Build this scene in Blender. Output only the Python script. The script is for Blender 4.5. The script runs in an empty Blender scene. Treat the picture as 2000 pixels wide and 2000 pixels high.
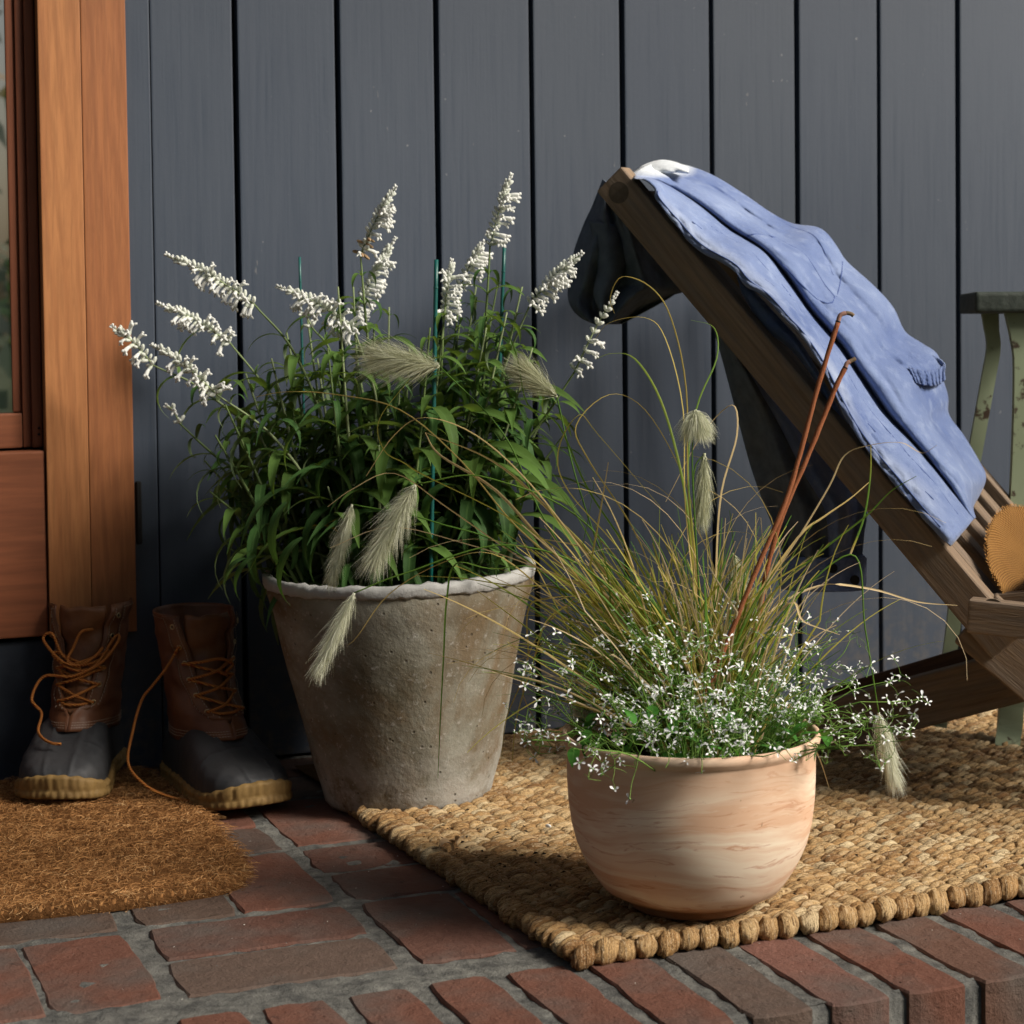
import bpy, bmesh, math, random
from mathutils import Vector, Matrix, Quaternion, noise
random.seed(7)
R=math.radians
scene=bpy.context.scene
COL=scene.collection
# ------------------------------------------------------------------ camera
YAW,PITCH,ROLL=0.373316867,0.0410894882,-0.0113940423
CAM=Vector((-0.669949764,-2.72326349,0.649981693)); FPX=4021.80; PY=710.44   # solved from the photo (2000 px frame)
FW=Vector((math.sin(YAW)*math.cos(PITCH),math.cos(YAW)*math.cos(PITCH),-math.sin(PITCH)))
RT0=Vector((math.cos(YAW),-math.sin(YAW),0)); UP0=RT0.cross(FW)
RT=RT0*math.cos(ROLL)+UP0*math.sin(ROLL); UPV=-RT0*math.sin(ROLL)+UP0*math.cos(ROLL)
cd=bpy.data.cameras.new('camera'); cam=bpy.data.objects.new('camera',cd); COL.objects.link(cam)
m=Matrix((RT,UPV,-FW)).transposed().to_4x4(); m.translation=CAM; cam.matrix_world=m
cd.sensor_width=36; cd.lens=FPX/2000*36; cd.shift_y=-(1000-PY)/2000; cd.clip_start=.05; cd.clip_end=300
cd.dof.use_dof=True; cd.dof.focus_distance=2.22; cd.dof.aperture_fstop=10
scene.camera=cam
# ------------------------------------------------------------------ world, sun, exposure
SUN_AZ=44; SUN_EL=35      # azimuth measured from -Y (out of the wall) towards +X
w=bpy.data.worlds.new("World"); scene.world=w; w.use_nodes=True
nt=w.node_tree; bg=nt.nodes['Background']; sky=nt.nodes.new('ShaderNodeTexSky'); sky.sky_type='NISHITA'; sky.sun_disc=False
sky.sun_elevation=R(SUN_EL); sky.sun_rotation=R(180-SUN_AZ); sky.air_density=1.0; sky.dust_density=3.0
nt.links.new(sky.outputs[0],bg.inputs[0]); bg.inputs[1].default_value=0.05
sd=bpy.data.lights.new('sun','SUN'); sd.energy=5.0; sd.angle=R(22); sd.color=(1,.93,.84)
so=bpy.data.objects.new('sun',sd); COL.objects.link(so)
sdir=Vector((math.sin(R(SUN_AZ))*math.cos(R(SUN_EL)),-math.cos(R(SUN_AZ))*math.cos(R(SUN_EL)),math.sin(R(SUN_EL))))
so.rotation_euler=sdir.to_track_quat('Z','Y').to_euler(); so.location=sdir*8
scene.view_settings.view_transform='Standard'; scene.view_settings.look='None'
scene.view_settings.exposure=0.72; scene.view_settings.gamma=1; scene.view_settings.use_curve_mapping=False
# ------------------------------------------------------------------ photo coordinates -> world
def ray(px,py): return FW+RT*((px-1000)/FPX)-UPV*((py-PY)/FPX)
def D(px,py,d): return CAM+ray(px,py)*d
def F(px,py,z=0):
    r=ray(px,py); return CAM+r*((z-CAM.z)/r.z)
def WL(px,py,y=0):
    r=ray(px,py); return CAM+r*((y-CAM.y)/r.y)
def depth(p): return (Vector(p)-CAM).dot(FW)
# ------------------------------------------------------------------ object helpers
def tag(o,label=None,cat=None,group=None,kind=None):
    if label: o['label']=label
    if cat: o['category']=cat
    if group: o['group']=group
    if kind: o['kind']=kind
    return o
def empty(name,loc=(0,0,0),**k):
    o=bpy.data.objects.new(name,None); o.empty_display_size=.05; COL.objects.link(o); o.location=loc
    return tag(o,**k)
def link(name,me,parent=None,mw=None):
    o=bpy.data.objects.new(name,me); COL.objects.link(o)
    if parent is not None:
        o.parent=parent
        if mw is None: mw=Matrix()
        o.matrix_parent_inverse=Matrix()
        pm=PM.get(parent.name,None)
        if pm is None:
            pm=parent.matrix_basis.copy(); PM[parent.name]=pm
        o.matrix_basis=pm.inverted()@mw
        PM[o.name]=mw.copy()
    elif mw is not None: o.matrix_basis=mw
    return o
PM={}
class MB:
    def __init__(s): s.v=[];s.f=[];s.mi=[];s.t=[];s.cur=0;s.tint=0.5;s.fb={}
    def add(s,vs,fs,mi=None,tint=None):
        b=len(s.v); s.v+=[tuple(v) for v in vs]; s.f+=[tuple(b+i for i in f) for f in fs]
        s.mi+=[s.cur if mi is None else mi]*len(fs); s.t+=[s.tint if tint is None else tint]*len(vs)
    def mesh(s,name,mats,smooth=True):
        me=bpy.data.meshes.new(name); me.from_pydata(s.v,[],s.f)
        for m_ in (mats if isinstance(mats,(list,tuple)) else [mats]): me.materials.append(m_)
        me.polygons.foreach_set('material_index',s.mi)
        me.polygons.foreach_set('use_smooth',[smooth]*len(s.f))
        a=me.attributes.new('tint','FLOAT','POINT'); a.data.foreach_set('value',s.t)
        if s.fb:
            a=me.attributes.new('fib','FLOAT','POINT'); l=[0.0]*len(s.v)
            for b,vals in s.fb.items(): l[b:b+len(vals)]=vals
            a.data.foreach_set('value',l)
        me.update(); return me
    def obj(s,name,mats,parent=None,smooth=True,mw=None): return link(name,s.mesh(name,mats,smooth),parent,mw)
def spline(pts,n=6):
    pts=[Vector(p) for p in pts]
    if len(pts)<3:
        return [pts[0].lerp(pts[-1],i/n) for i in range(n+1)]
    out=[]
    P=[pts[0]*2-pts[1]]+pts+[pts[-1]*2-pts[-2]]
    for i in range(1,len(P)-2):
        a,b,c,d=P[i-1],P[i],P[i+1],P[i+2]
        for k in range(n):
            t=k/n; out.append(.5*((2*b)+(c-a)*t+(2*a-5*b+4*c-d)*t*t+(-a+3*b-3*c+d)*t**3))
    out.append(pts[-1]); return out
def lerpl(tab,x):
    if x<=tab[0][0]: return tab[0][1]
    for (a,b),(c,d) in zip(tab,tab[1:]):
        if x<=c: return b+(d-b)*(x-a)/(c-a)
    return tab[-1][1]
def tube(mb,pts,rad,n=6,cap=True,mi=None,tint=None,sq=1.0):
    N=len(pts); vs=[];fs=[]
    t0=(pts[1]-pts[0]).normalized(); ref=Vector((0,0,1)) if abs(t0.z)<.9 else Vector((1,0,0))
    nn=(ref-t0*ref.dot(t0)).normalized()
    for i,p in enumerate(pts):
        t=(pts[min(i+1,N-1)]-pts[max(i-1,0)]).normalized()
        nn=(nn-t*nn.dot(t)).normalized(); bb=t.cross(nn)
        r=rad(i/(N-1)) if callable(rad) else rad
        for k in range(n):
            a=2*math.pi*k/n; vs.append(p+nn*(r*math.cos(a))+bb*(r*sq*math.sin(a)))
    for i in range(N-1):
        for k in range(n):
            fs.append((i*n+k,i*n+(k+1)%n,(i+1)*n+(k+1)%n,(i+1)*n+k))
    if cap: fs.append(tuple(range(n))[::-1]); fs.append(tuple((N-1)*n+k for k in range(n)))
    mb.add(vs,fs,mi,tint)
def ribbon(mb,pts,wid,side,mi=None,tint=None,fold=0):
    N=len(pts); vs=[];fs=[]
    for i,p in enumerate(pts):
        t=(pts[min(i+1,N-1)]-pts[max(i-1,0)])
        t=t.normalized() if t.length>1e-9 else Vector((0,0,1))
        s=(side-t*side.dot(t))
        s=s.normalized() if s.length>1e-6 else Vector((1,0,0))
        w_=wid(i/(N-1)) if callable(wid) else wid
        if fold:
            nn=t.cross(s); vs+=[p+s*w_*.5+nn*w_*fold,p,p-s*w_*.5+nn*w_*fold]
        else: vs+=[p+s*w_*.5,p-s*w_*.5]
    k=3 if fold else 2
    for i in range(N-1):
        for j in range(k-1): fs.append((i*k+j,i*k+j+1,(i+1)*k+j+1,(i+1)*k+j))
    mb.add(vs,fs,mi,tint)
def lathe(mb,prof,n=64,mi=None,wob=0,seed=0):
    vs=[];fs=[];N=len(prof)
    for (r,z) in prof:
        for k in range(n):
            a=2*math.pi*k/n
            rr=r+(wob*noise.noise(Vector((math.cos(a)*2.2+seed,math.sin(a)*2.2,z*9))) if r>0 else 0)
            vs.append((rr*math.cos(a),rr*math.sin(a),z))
    for i in range(N-1):
        for k in range(n): fs.append((i*n+k,i*n+(k+1)%n,(i+1)*n+(k+1)%n,(i+1)*n+k))
    mb.add(vs,fs,mi)
def bbox(mb,c,a,b,d,bev=.002,mi=None,tint=None,seg=1,jit=0):
    """bevelled box: centre c, half axes a,b,d (orthogonal vectors)"""
    la,lb,ld=a.length,b.length,d.length; bev=min(bev,la*.45,lb*.45,ld*.45)
    bm=bmesh.new(); bmesh.ops.create_cube(bm,size=2)
    for v in bm.verts: v.co=Vector((v.co.x*la,v.co.y*lb,v.co.z*ld))
    if bev>0: bmesh.ops.bevel(bm,geom=bm.edges[:],offset=bev,segments=seg,affect='EDGES',profile=.7)
    A,B,C=a.normalized(),b.normalized(),d.normalized()
    bm.verts.ensure_lookup_table()
    vs=[c+A*v.co.x+B*v.co.y+C*v.co.z for v in bm.verts]; fs=[[v.index for v in f.verts] for f in bm.faces]
    bm.free(); mb.add(vs,fs,mi,tint)
def board(name,p0,p1,wvec,tvec,mat,parent=None,bev=.003,seg=2,**k):
    """plank from p0 to p1 (centre line), full width / thickness vectors"""
    mb=MB(); p0=Vector(p0);p1=Vector(p1); ax=(p1-p0)/2
    L=ax.length; zc=ax.normalized(); wv=Vector(wvec); wv=(wv-zc*wv.dot(zc)).normalized()*Vector(wvec).length
    tv=zc.cross(wv).normalized()*Vector(tvec).length
    c=(p0+p1)/2
    M=Matrix((wv.normalized(),tv.normalized(),zc)).transposed().to_4x4(); M.translation=c
    bbox(mb,Vector((0,0,0)),Vector((wv.length/2,0,0)),Vector((0,tv.length/2,0)),Vector((0,0,L)),bev,seg=seg)
    o=mb.obj(name,mat,parent,smooth=False,mw=M); return o
def solid(o,th,off=0):
    md=o.modifiers.new('thick','SOLIDIFY'); md.thickness=th; md.offset=off; return o
def subd(o,n=1):
    md=o.modifiers.new('sub','SUBSURF'); md.levels=n; md.render_levels=n; return o
# ------------------------------------------------------------------ material helpers
class NT:
    def __init__(s,name,rough=.8,spec=.3):
        s.m=bpy.data.materials.new(name); s.m.use_nodes=True; s.n=s.m.node_tree.nodes; s.l=s.m.node_tree.links
        s.b=s.n['Principled BSDF']; s.b.inputs['Roughness'].default_value=rough; s.b.inputs['Specular IOR Level'].default_value=spec
        s.tc=None
    def co(s,kind='Object',scale=(1,1,1),rot=(0,0,0)):
        if s.tc is None: s.tc=s.n.new('ShaderNodeTexCoord')
        mp=s.n.new('ShaderNodeMapping'); mp.inputs['Scale'].default_value=scale; mp.inputs['Rotation'].default_value=rot
        s.l.new(s.tc.outputs[kind],mp.inputs[0]); return mp.outputs[0]
    def geo(s,scale=(1,1,1)):
        g=s.n.new('ShaderNodeNewGeometry'); mp=s.n.new('ShaderNodeMapping'); mp.inputs['Scale'].default_value=scale
        s.l.new(g.outputs['Position'],mp.inputs[0]); return mp.outputs[0]
    def noise(s,vec,scale=5,det=4,rough=.55,dist=0):
        n=s.n.new('ShaderNodeTexNoise'); s.l.new(vec,n.inputs['Vector']); n.inputs['Scale'].default_value=scale
        n.inputs['Detail'].default_value=det; n.inputs['Roughness'].default_value=rough; n.inputs['Distortion'].default_value=dist
        return n.outputs['Fac']
    def wave(s,vec,scale=5,dist=5,det=3,ds=1,dir='X'):
        n=s.n.new('ShaderNodeTexWave'); s.l.new(vec,n.inputs['Vector']); n.bands_direction=dir; n.inputs['Scale'].default_value=scale
        n.inputs['Distortion'].default_value=dist; n.inputs['Detail'].default_value=det; n.inputs['Detail Scale'].default_value=ds
        return n.outputs['Fac']
    def vor(s,vec,scale=5,feat='F1',out='Distance'):
        n=s.n.new('ShaderNodeTexVoronoi'); n.feature=feat; s.l.new(vec,n.inputs['Vector']); n.inputs['Scale'].default_value=scale
        return n.outputs[out]
    def ramp(s,fac,stops):
        r=s.n.new('ShaderNodeValToRGB'); s.l.new(fac,r.inputs[0]); e=r.color_ramp.elements
        while len(e)<len(stops): e.new(.5)
        for k,(p,c) in enumerate(stops):
            e[k].position=p; e[k].color=(c,c,c,1) if isinstance(c,(int,float)) else (*c,1)
        return r.outputs[0]
    def mix(s,a,b,fac,mode='MIX'):
        n=s.n.new('ShaderNodeMix'); n.data_type='RGBA'; n.blend_type=mode
        for sock,v in ((n.inputs[0],fac),(n.inputs[6],a),(n.inputs[7],b)):
            if isinstance(v,bpy.types.NodeSocket): s.l.new(v,sock)
            elif isinstance(v,(int,float)): sock.default_value=v if sock==n.inputs[0] else (v,v,v,1)
            else: sock.default_value=(*v,1)
        return n.outputs[2]
    def math(s,op,a,b=None):
        n=s.n.new('ShaderNodeMath'); n.operation=op
        for k,v in enumerate((a,b)):
            if v is None: continue
            if isinstance(v,(int,float)): n.inputs[k].default_value=v
            else: s.l.new(v,n.inputs[k])
        return n.outputs[0]
    def attr(s,name='tint'):
        n=s.n.new('ShaderNodeAttribute'); n.attribute_name=name; return n.outputs['Fac']
    def ocol(s,out='Color'):
        n=s.n.new('ShaderNodeObjectInfo'); return n.outputs[out]
    def col(s,v):
        if isinstance(v,bpy.types.NodeSocket): s.l.new(v,s.b.inputs['Base Color'])
        else: s.b.inputs['Base Color'].default_value=(*v,1)
    def bump(s,h,strength=.3,dist=.002,prev=None):
        n=s.n.new('ShaderNodeBump'); n.inputs['Strength'].default_value=strength; n.inputs['Distance'].default_value=dist
        s.l.new(h,n.inputs['Height'])
        if prev is not None: s.l.new(prev,n.inputs['Normal'])
        s.l.new(n.outputs[0],s.b.inputs['Normal']); return n.outputs[0]
    def trans(s,amt,col):
        # thin translucent leaf: mix Principled with Translucent
        t=s.n.new('ShaderNodeBsdfTranslucent')
        if isinstance(col,bpy.types.NodeSocket): s.l.new(col,t.inputs[0])
        else: t.inputs[0].default_value=(*col,1)
        mx=s.n.new('ShaderNodeMixShader'); mx.inputs[0].default_value=amt; out=s.n['Material Output']
        s.l.new(s.b.outputs[0],mx.inputs[1]); s.l.new(t.outputs[0],mx.inputs[2]); s.l.new(mx.outputs[0],out.inputs[0])
def simple(name,c,rough=.7,spec=.3,nscale=40,var=.25,bs=.2,bd=.001,metal=0):
    t=NT(name,rough,spec); co=t.co(); n=t.noise(co,nscale,5)
    t.col(t.mix(tuple(x*(1-var) for x in c),tuple(min(1,x*(1+var)) for x in c),n)); t.bump(n,bs,bd)
    t.b.inputs['Metallic'].default_value=metal; return t.m
# ------------------------------------------------------------------ materials
M={}
def mk_paint():
    t=NT('slate_paint',.5,.35); p=t.geo()
    st=t.noise(t.geo((30,30,1.0)),6,5,.6); bl=t.noise(p,3,3); sp=t.noise(p,160,3)
    rnd=t.ocol('Random')
    base=t.mix((.027,.040,.064),(.046,.060,.081),bl)
    base=t.mix(base,t.mix((.022,.031,.050),(.062,.073,.093),st),.28)
    base=t.mix(base,t.mix((.031,.042,.066),(.053,.063,.079),rnd),.25)
    spk=t.ramp(t.noise(p,90,2),[(.0,0),(.765,0),(.80,1)])
    base=t.mix(base,(.3,.3,.29),t.math('MULTIPLY',spk,.35))
    drt=t.ramp(t.noise(p,38,4),[(.0,1),(.215,1),(.25,0)])
    base=t.mix(base,(.035,.035,.035),t.math('MULTIPLY',drt,.6))
    sz=t.n.new('ShaderNodeSeparateXYZ'); t.l.new(p,sz.inputs[0]); lowz=t.ramp(sz.outputs[2],[(0,1),(.10,.5),(.22,0)])
    spl=t.ramp(t.noise(p,55,5,.7),[(.45,0),(.62,1)]); base=t.mix(base,(.11,.095,.075),t.math('MULTIPLY',t.math('MULTIPLY',spl,lowz),.6))
    chip=t.ramp(t.noise(t.geo((1,1,.25)),34,5,.7),[(.70,0),(.715,1)]); base=t.mix(base,(.17,.17,.165),t.math('MULTIPLY',chip,.6))
    t.col(base); b=t.bump(st,.22,.0010); t.bump(sp,.15,.0006,b)
    t.l.new(t.ramp(st,[(.3,.42),(.7,.62)]),t.b.inputs['Roughness']); return t.m
M['paint']=mk_paint()
M['groove']=simple('groove_shadow_paint',(.02,.023,.03),.8,.1,30)
def mk_wood(name,c1,c2,c3,axis='Z',sc=1.0,rough=.55,gs=60,bs=.15,weather=0,spec=.35):
    t=NT(name,rough,spec)
    s={'Z':(14,14,.9),'X':(.9,14,14),'Y':(14,.9,14)}[axis]; s=tuple(x*sc for x in s)
    co=t.co('Object',s); rnd=t.ocol('Random')
    a=t.n.new('ShaderNodeVectorMath'); a.operation='ADD'; t.l.new(co,a.inputs[0])
    cmb=t.n.new('ShaderNodeCombineXYZ'); t.l.new(t.math('MULTIPLY',rnd,31.),cmb.inputs[0]); t.l.new(t.math('MULTIPLY',rnd,17.),cmb.inputs[1])
    t.l.new(cmb.outputs[0],a.inputs[1]); v=a.outputs[0]
    big=t.noise(v,.9,3,.5,.8); fine=t.noise(v,8,6,.65,.3)
    wv=t.wave(v,1.3,6,3,.8,'DIAGONAL')
    base=t.mix(c1,c2,t.ramp(big,[(.3,0),(.7,1)])); base=t.mix(base,c3,t.math('MULTIPLY',t.ramp(wv,[(.55,0),(1,1)]),.35))
    fr=t.ramp(fine,[(.42,0),(.60,1)]); base=t.mix(base,tuple(x*.55 for x in c1),t.math('MULTIPLY',fr,.38))
    if weather:
        g=t.ramp(t.noise(t.co('Object',tuple(x*.6 for x in s)),5,5),[(.35,0),(.7,1)]); base=t.mix(base,(.19,.17,.15),t.math('MULTIPLY',g,weather))
    t.col(base); t.bump(fine,bs,.0015); return t.m
M['cedar']=mk_wood('orange_cedar',(.33,.13,.045),(.40,.17,.06),(.25,.09,.03),sc=1.9,bs=.2)
M['cedar2']=mk_wood('orange_cedar_dense',(.27,.098,.034),(.32,.12,.042),(.20,.066,.023),sc=1.9,bs=.2)
M['mahog']=mk_wood('reddish_door_wood',(.17,.052,.022),(.24,.075,.032),(.11,.03,.014))
M['mahogx']=mk_wood('reddish_door_wood_across',(.20,.066,.028),(.27,.09,.038),(.14,.042,.018),axis='X')
M['teak']=mk_wood('weathered_teak',(.20,.13,.075),(.31,.215,.135),(.10,.065,.04),rough=.75,bs=1.0,weather=.45,sc=2.6)
M['teakdark']=mk_wood('dark_oiled_teak',(.07,.032,.016),(.10,.05,.026),(.04,.02,.012),rough=.65,bs=.5,sc=2)
M['teakend']=simple('end_grain_plug',(.11,.085,.06),.8,.2,120,.5,.5,.001)
def mk_glass():
    t=NT('window_glass',.02,.5); t.col((.02,.025,.025)); t.b.inputs['Roughness'].default_value=.012
    t.b.inputs['IOR'].default_value=2.2; t.b.inputs['Specular IOR Level'].default_value=.9
    t.b.inputs['Coat Weight'].default_value=1; t.b.inputs['Coat IOR'].default_value=2.0; t.b.inputs['Coat Roughness'].default_value=.03
    return t.m
M['glass']=mk_glass()
def mk_brick():
    t=NT('fired_brick',.85,.2); p=t.geo(); oc=t.ocol()
    n=t.noise(p,55,6,.65); n2=t.noise(p,9,4); g=t.noise(p,420,4,.7); pit=t.vor(p,95)
    base=t.mix(oc,t.mix((.035,.022,.018),(.30,.19,.15),n),.28)
    base=t.mix(base,(.115,.098,.085),t.ramp(n2,[(.44,0),(.68,.8)]))
    base=t.mix(base,(.32,.28,.25),t.math('MULTIPLY',t.ramp(g,[(.62,0),(.75,1)]),.3))
    blk=t.ramp(t.noise(p,26,5,.7),[(.0,1),(.3,1),(.38,0)]); base=t.mix(base,(.03,.024,.022),t.math('MULTIPLY',blk,.5))
    t.col(base); b=t.bump(n,.75,.005); b=t.bump(g,.7,.0016,b); t.bump(t.ramp(pit,[(0,0),(.25,1)]),.35,.0025,b); return t.m
M['brick']=mk_brick()
def mk_mortar():
    t=NT('grey_mortar',.95,.1); p=t.geo(); n=t.noise(p,40,6,.7); g=t.noise(p,500,3,.8); lg=t.noise(p,4,3)
    base=t.mix((.05,.05,.042),(.27,.265,.225),t.ramp(n,[(.38,0),(.64,1)])); base=t.mix(base,(.06,.055,.05),t.ramp(lg,[(.45,0),(.75,.6)]))
    base=t.mix(base,t.mix(.03,.34,g),.3)
    t.col(base); b=t.bump(n,1,.006); t.bump(g,.8,.002,b); return t.m
M['mortar']=mk_mortar()
def mk_jute():
    t=NT('braided_jute',.7,.25); tn=t.attr('tint'); p=t.geo(); fb=t.attr('fib')
    cb=t.n.new('ShaderNodeCombineXYZ'); t.l.new(fb,cb.inputs[0]); wob=t.noise(p,130,3)
    t.l.new(t.math('MULTIPLY',wob,1.4),cb.inputs[1])
    wv=t.noise(cb.outputs[0],3.2,5,.7,.3); n=t.noise(p,22,4)
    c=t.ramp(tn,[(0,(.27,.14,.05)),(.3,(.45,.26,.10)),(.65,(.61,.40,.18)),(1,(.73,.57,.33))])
    c=t.mix(c,(.20,.095,.03),t.math('MULTIPLY',t.ramp(n,[(.48,0),(.72,1)]),.5))
    c=t.mix(c,(.10,.05,.02),t.math('MULTIPLY',t.ramp(wv,[(.38,1),(.50,0)]),.85))
    c=t.mix(c,(.72,.58,.38),t.math('MULTIPLY',t.ramp(wv,[(.54,0),(.64,1)]),.65))
    t.col(c); t.bump(wv,1.0,.004); return t.m
M['jute']=mk_jute()
M['jutebase']=simple('jute_backing',(.07,.04,.018),.95,.05,90,.5,.8,.003)
def mk_fibre(name,stops,rough=.8,tr=0):
    t=NT(name,rough,.15); tn=t.attr('tint'); c=t.ramp(tn,stops); t.col(c)
    if tr: t.trans(tr,c)
    return t.m
M['coir']=mk_fibre('coir_fibre',[(0,(.14,.06,.02)),(.4,(.36,.17,.058)),(.75,(.55,.29,.11)),(1,(.72,.46,.22))])
M['coirbase']=simple('coir_base',(.14,.065,.024),.95,.05,120,.6,1,.004)
def mk_terra():
    t=NT('marbled_terracotta',.7,.25)
    co=t.co('Object'); wob=t.noise(t.co('Object',(3.5,3.5,7)),1,4,.5)
    # swirled clay bands: height coordinate bent by noise
    sx=t.n.new('ShaderNodeSeparateXYZ'); t.l.new(co,sx.inputs[0]); z=sx.outputs[2]
    zz=t.math('ADD',z,t.math('MULTIPLY',wob,.075))
    cb=t.n.new('ShaderNodeCombineXYZ'); t.l.new(t.math('MULTIPLY',zz,52),cb.inputs[2]); t.l.new(t.math('MULTIPLY',sx.outputs[0],4.),cb.inputs[0]); t.l.new(t.math('MULTIPLY',sx.outputs[1],4.),cb.inputs[1])
    b1=t.noise(cb.outputs[0],1.0,5,.55,.9); b2=t.noise(cb.outputs[0],2.1,6,.6,1.6)
    c=t.mix((.72,.46,.30),(.88,.74,.57),t.ramp(b1,[(.40,0),(.64,1)]))
    c=t.mix(c,(.50,.19,.085),t.math('MULTIPLY',t.ramp(b2,[(.58,0),(.64,1),(.67,0)]),.6))
    c=t.mix(c,(.84,.70,.52),t.math('MULTIPLY',t.ramp(b2,[(.30,0),(.36,1),(.42,0)]),.5))
    up=t.ramp(z,[(0,0),(.11,0),(.15,1)]); c=t.mix(c,(.70,.46,.31),t.math('MULTIPLY',up,.5))
    sz=t.math('ADD',z,t.math('MULTIPLY',t.noise(co,14,4),.014))
    st=t.ramp(sz,[(0,1),(.018,1),(.034,0)]); c=t.mix(c,(.27,.105,.035),t.math('MULTIPLY',st,.85))
    spk=t.ramp(t.noise(co,85,3),[(0,1),(.24,1),(.29,0)]); c=t.mix(c,(.28,.14,.07),t.math('MULTIPLY',spk,.7))
    t.col(c); t.bump(t.noise(co,60,5),.12,.001); return t.m
M['terra']=mk_terra()
def mk_conc():
    t=NT('aged_concrete',.9,.15); co=t.co('Object'); n=t.noise(co,7,6,.65,.4); n2=t.noise(co,26,6,.7); g=t.noise(co,130,5,.7)
    c=t.mix((.125,.108,.072),(.29,.28,.225),t.ramp(n,[(.36,0),(.62,1)]))
    c=t.mix(c,(.15,.098,.048),t.math('MULTIPLY',t.ramp(t.noise(co,4.5,6,.7,.8),[(.42,0),(.56,1)]),.75))
    sx=t.n.new('ShaderNodeSeparateXYZ'); t.l.new(co,sx.inputs[0]); z=sx.outputs[2]
    lo=t.ramp(t.math('ADD',z,t.math('MULTIPLY',n2,.12)),[(0,1),(.08,1),(.16,0)])
    c=t.mix(c,(.46,.44,.40),t.math('MULTIPLY',lo,t.ramp(n2,[(.38,0),(.6,.8)])))
    c=t.mix(c,(.52,.50,.46),t.math('MULTIPLY',t.ramp(g,[(.58,0),(.68,1)]),.45))
    pit=t.ramp(t.vor(co,55),[(0,0),(.06,0),(.12,1)]); c=t.mix((.06,.05,.04),c,t.math('ADD',t.math('MULTIPLY',pit,.6),.4))
    t.col(c); b=t.bump(n2,.6,.004); b=t.bump(g,.6,.0015,b); t.bump(pit,.5,.003,b); return t.m
M['conc']=mk_conc()
def mk_concrim():
    t=NT('pale_concrete_rim',.9,.15); co=t.co('Object'); n=t.noise(co,30,6,.7)
    t.col(t.mix((.27,.265,.25),(.50,.50,.48),n)); t.bump(n,.8,.004); return t.m
M['concrim']=mk_concrim()
M['soil']=simple('dark_potting_soil',(.022,.016,.012),.95,.1,160,.8,1,.006)
M['perlite']=simple('perlite',(.6,.57,.5),.9,.1,80,.2,.5,.001)
def mk_leaf(name,top,bot,vein=.2,tr=.22):
    t=NT(name,.62,.18); tn=t.attr('tint'); g=t.n.new('ShaderNodeNewGeometry'); rnd=t.ocol('Random'); p=t.geo()
    n=t.noise(p,60,3); c=t.mix(tuple(x*.65 for x in top),tuple(x*1.5 for x in top),rnd)
    c=t.mix(c,tuple(x*1.9 for x in top),t.math('MULTIPLY',n,.3))
    c=t.mix(c,(.13,.24,.07),t.math('MULTIPLY',t.ramp(tn,[(.8,0),(.95,1)]),.4))
    c=t.mix(c,bot,g.outputs['Backfacing']); t.col(c); t.bump(t.noise(p,350,3),.25,.0008); t.trans(tr,(top[0]*2.6,top[1]*2.2,top[2]*1.2)); return t.m
M['leaf']=mk_leaf('salvia_leaf',(.030,.072,.018),(.13,.18,.09))
M['leafy']=mk_leaf('salvia_leaf_fresh',(.075,.14,.03),(.20,.26,.13),.2,.32)
M['leafyel']=mk_leaf('yellowing_leaf',(.30,.22,.03),(.35,.3,.1))
M['stem']=mk_fibre('green_stem',[(0,(.06,.10,.03)),(.5,(.14,.20,.07)),(1,(.28,.33,.18))],.7)
def mk_petal(name,c,c2,tr=.3):
    t=NT(name,.75,.2); tn=t.attr('tint'); cc=t.ramp(tn,[(0,c2),(.35,c),(1,c)]); t.col(cc); t.bump(t.noise(t.geo(),900,2),.3,.0005)
    t.b.inputs['Sheen Weight'].default_value=.2; t.trans(tr,c); return t.m
M['petal']=mk_petal('woolly_white_petal',(.87,.88,.84),(.50,.58,.38),.3)
M['bract']=mk_petal('white_bract',(.92,.93,.92),(.25,.45,.10),.15)
M['withered']=mk_petal('withered_petal',(.45,.30,.16),(.3,.2,.1),.2)
M['grass']=mk_fibre('grass_blade',[(0,(.07,.20,.03)),(.3,(.16,.29,.045)),(.48,(.44,.42,.07)),(.62,(.62,.48,.13)),(.8,(.66,.50,.24)),(1,(.74,.60,.40))],.5,.35)
M['bristle']=mk_fibre('seed_bristle',[(0,(.28,.20,.12)),(.3,(.46,.44,.26)),(.7,(.62,.64,.44)),(1,(.78,.78,.64))],.6,.3)
M['eustem']=mk_fibre('thin_green_stem',[(0,(.06,.14,.02)),(1,(.20,.34,.07))],.6)
M['euleaf']=mk_leaf('round_green_leaf',(.05,.17,.025),(.15,.26,.10),.2,.3)
def mk_rust():
    t=NT('rust_coated_rod',.85,.2); co=t.geo(); n=t.noise(co,70,5,.6); g=t.noise(co,900,3,.7)
    c=t.mix((.26,.085,.035),(.42,.15,.065),n); c=t.mix(c,(.14,.05,.025),t.math('MULTIPLY',t.ramp(g,[(.3,1),(.45,0)]),.6)); t.col(c); t.bump(g,.8,.0012); return t.m
M['rust']=mk_rust()
M['rodtip']=simple('bare_grey_rod_tip',(.21,.15,.09),.8,.2,150,.5,.8,.001)
M['rodneck']=simple('pinkish_rod_neck',(.40,.22,.17),.8,.2,150,.3,.5,.001)
M['black']=simple('black_band',(.015,.014,.013),.7,.2)
M['teal']=simple('dark_green_plastic_stake',(.005,.085,.075),.4,.5,25,.4,.1,.0005)
M['leather']=None
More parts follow.
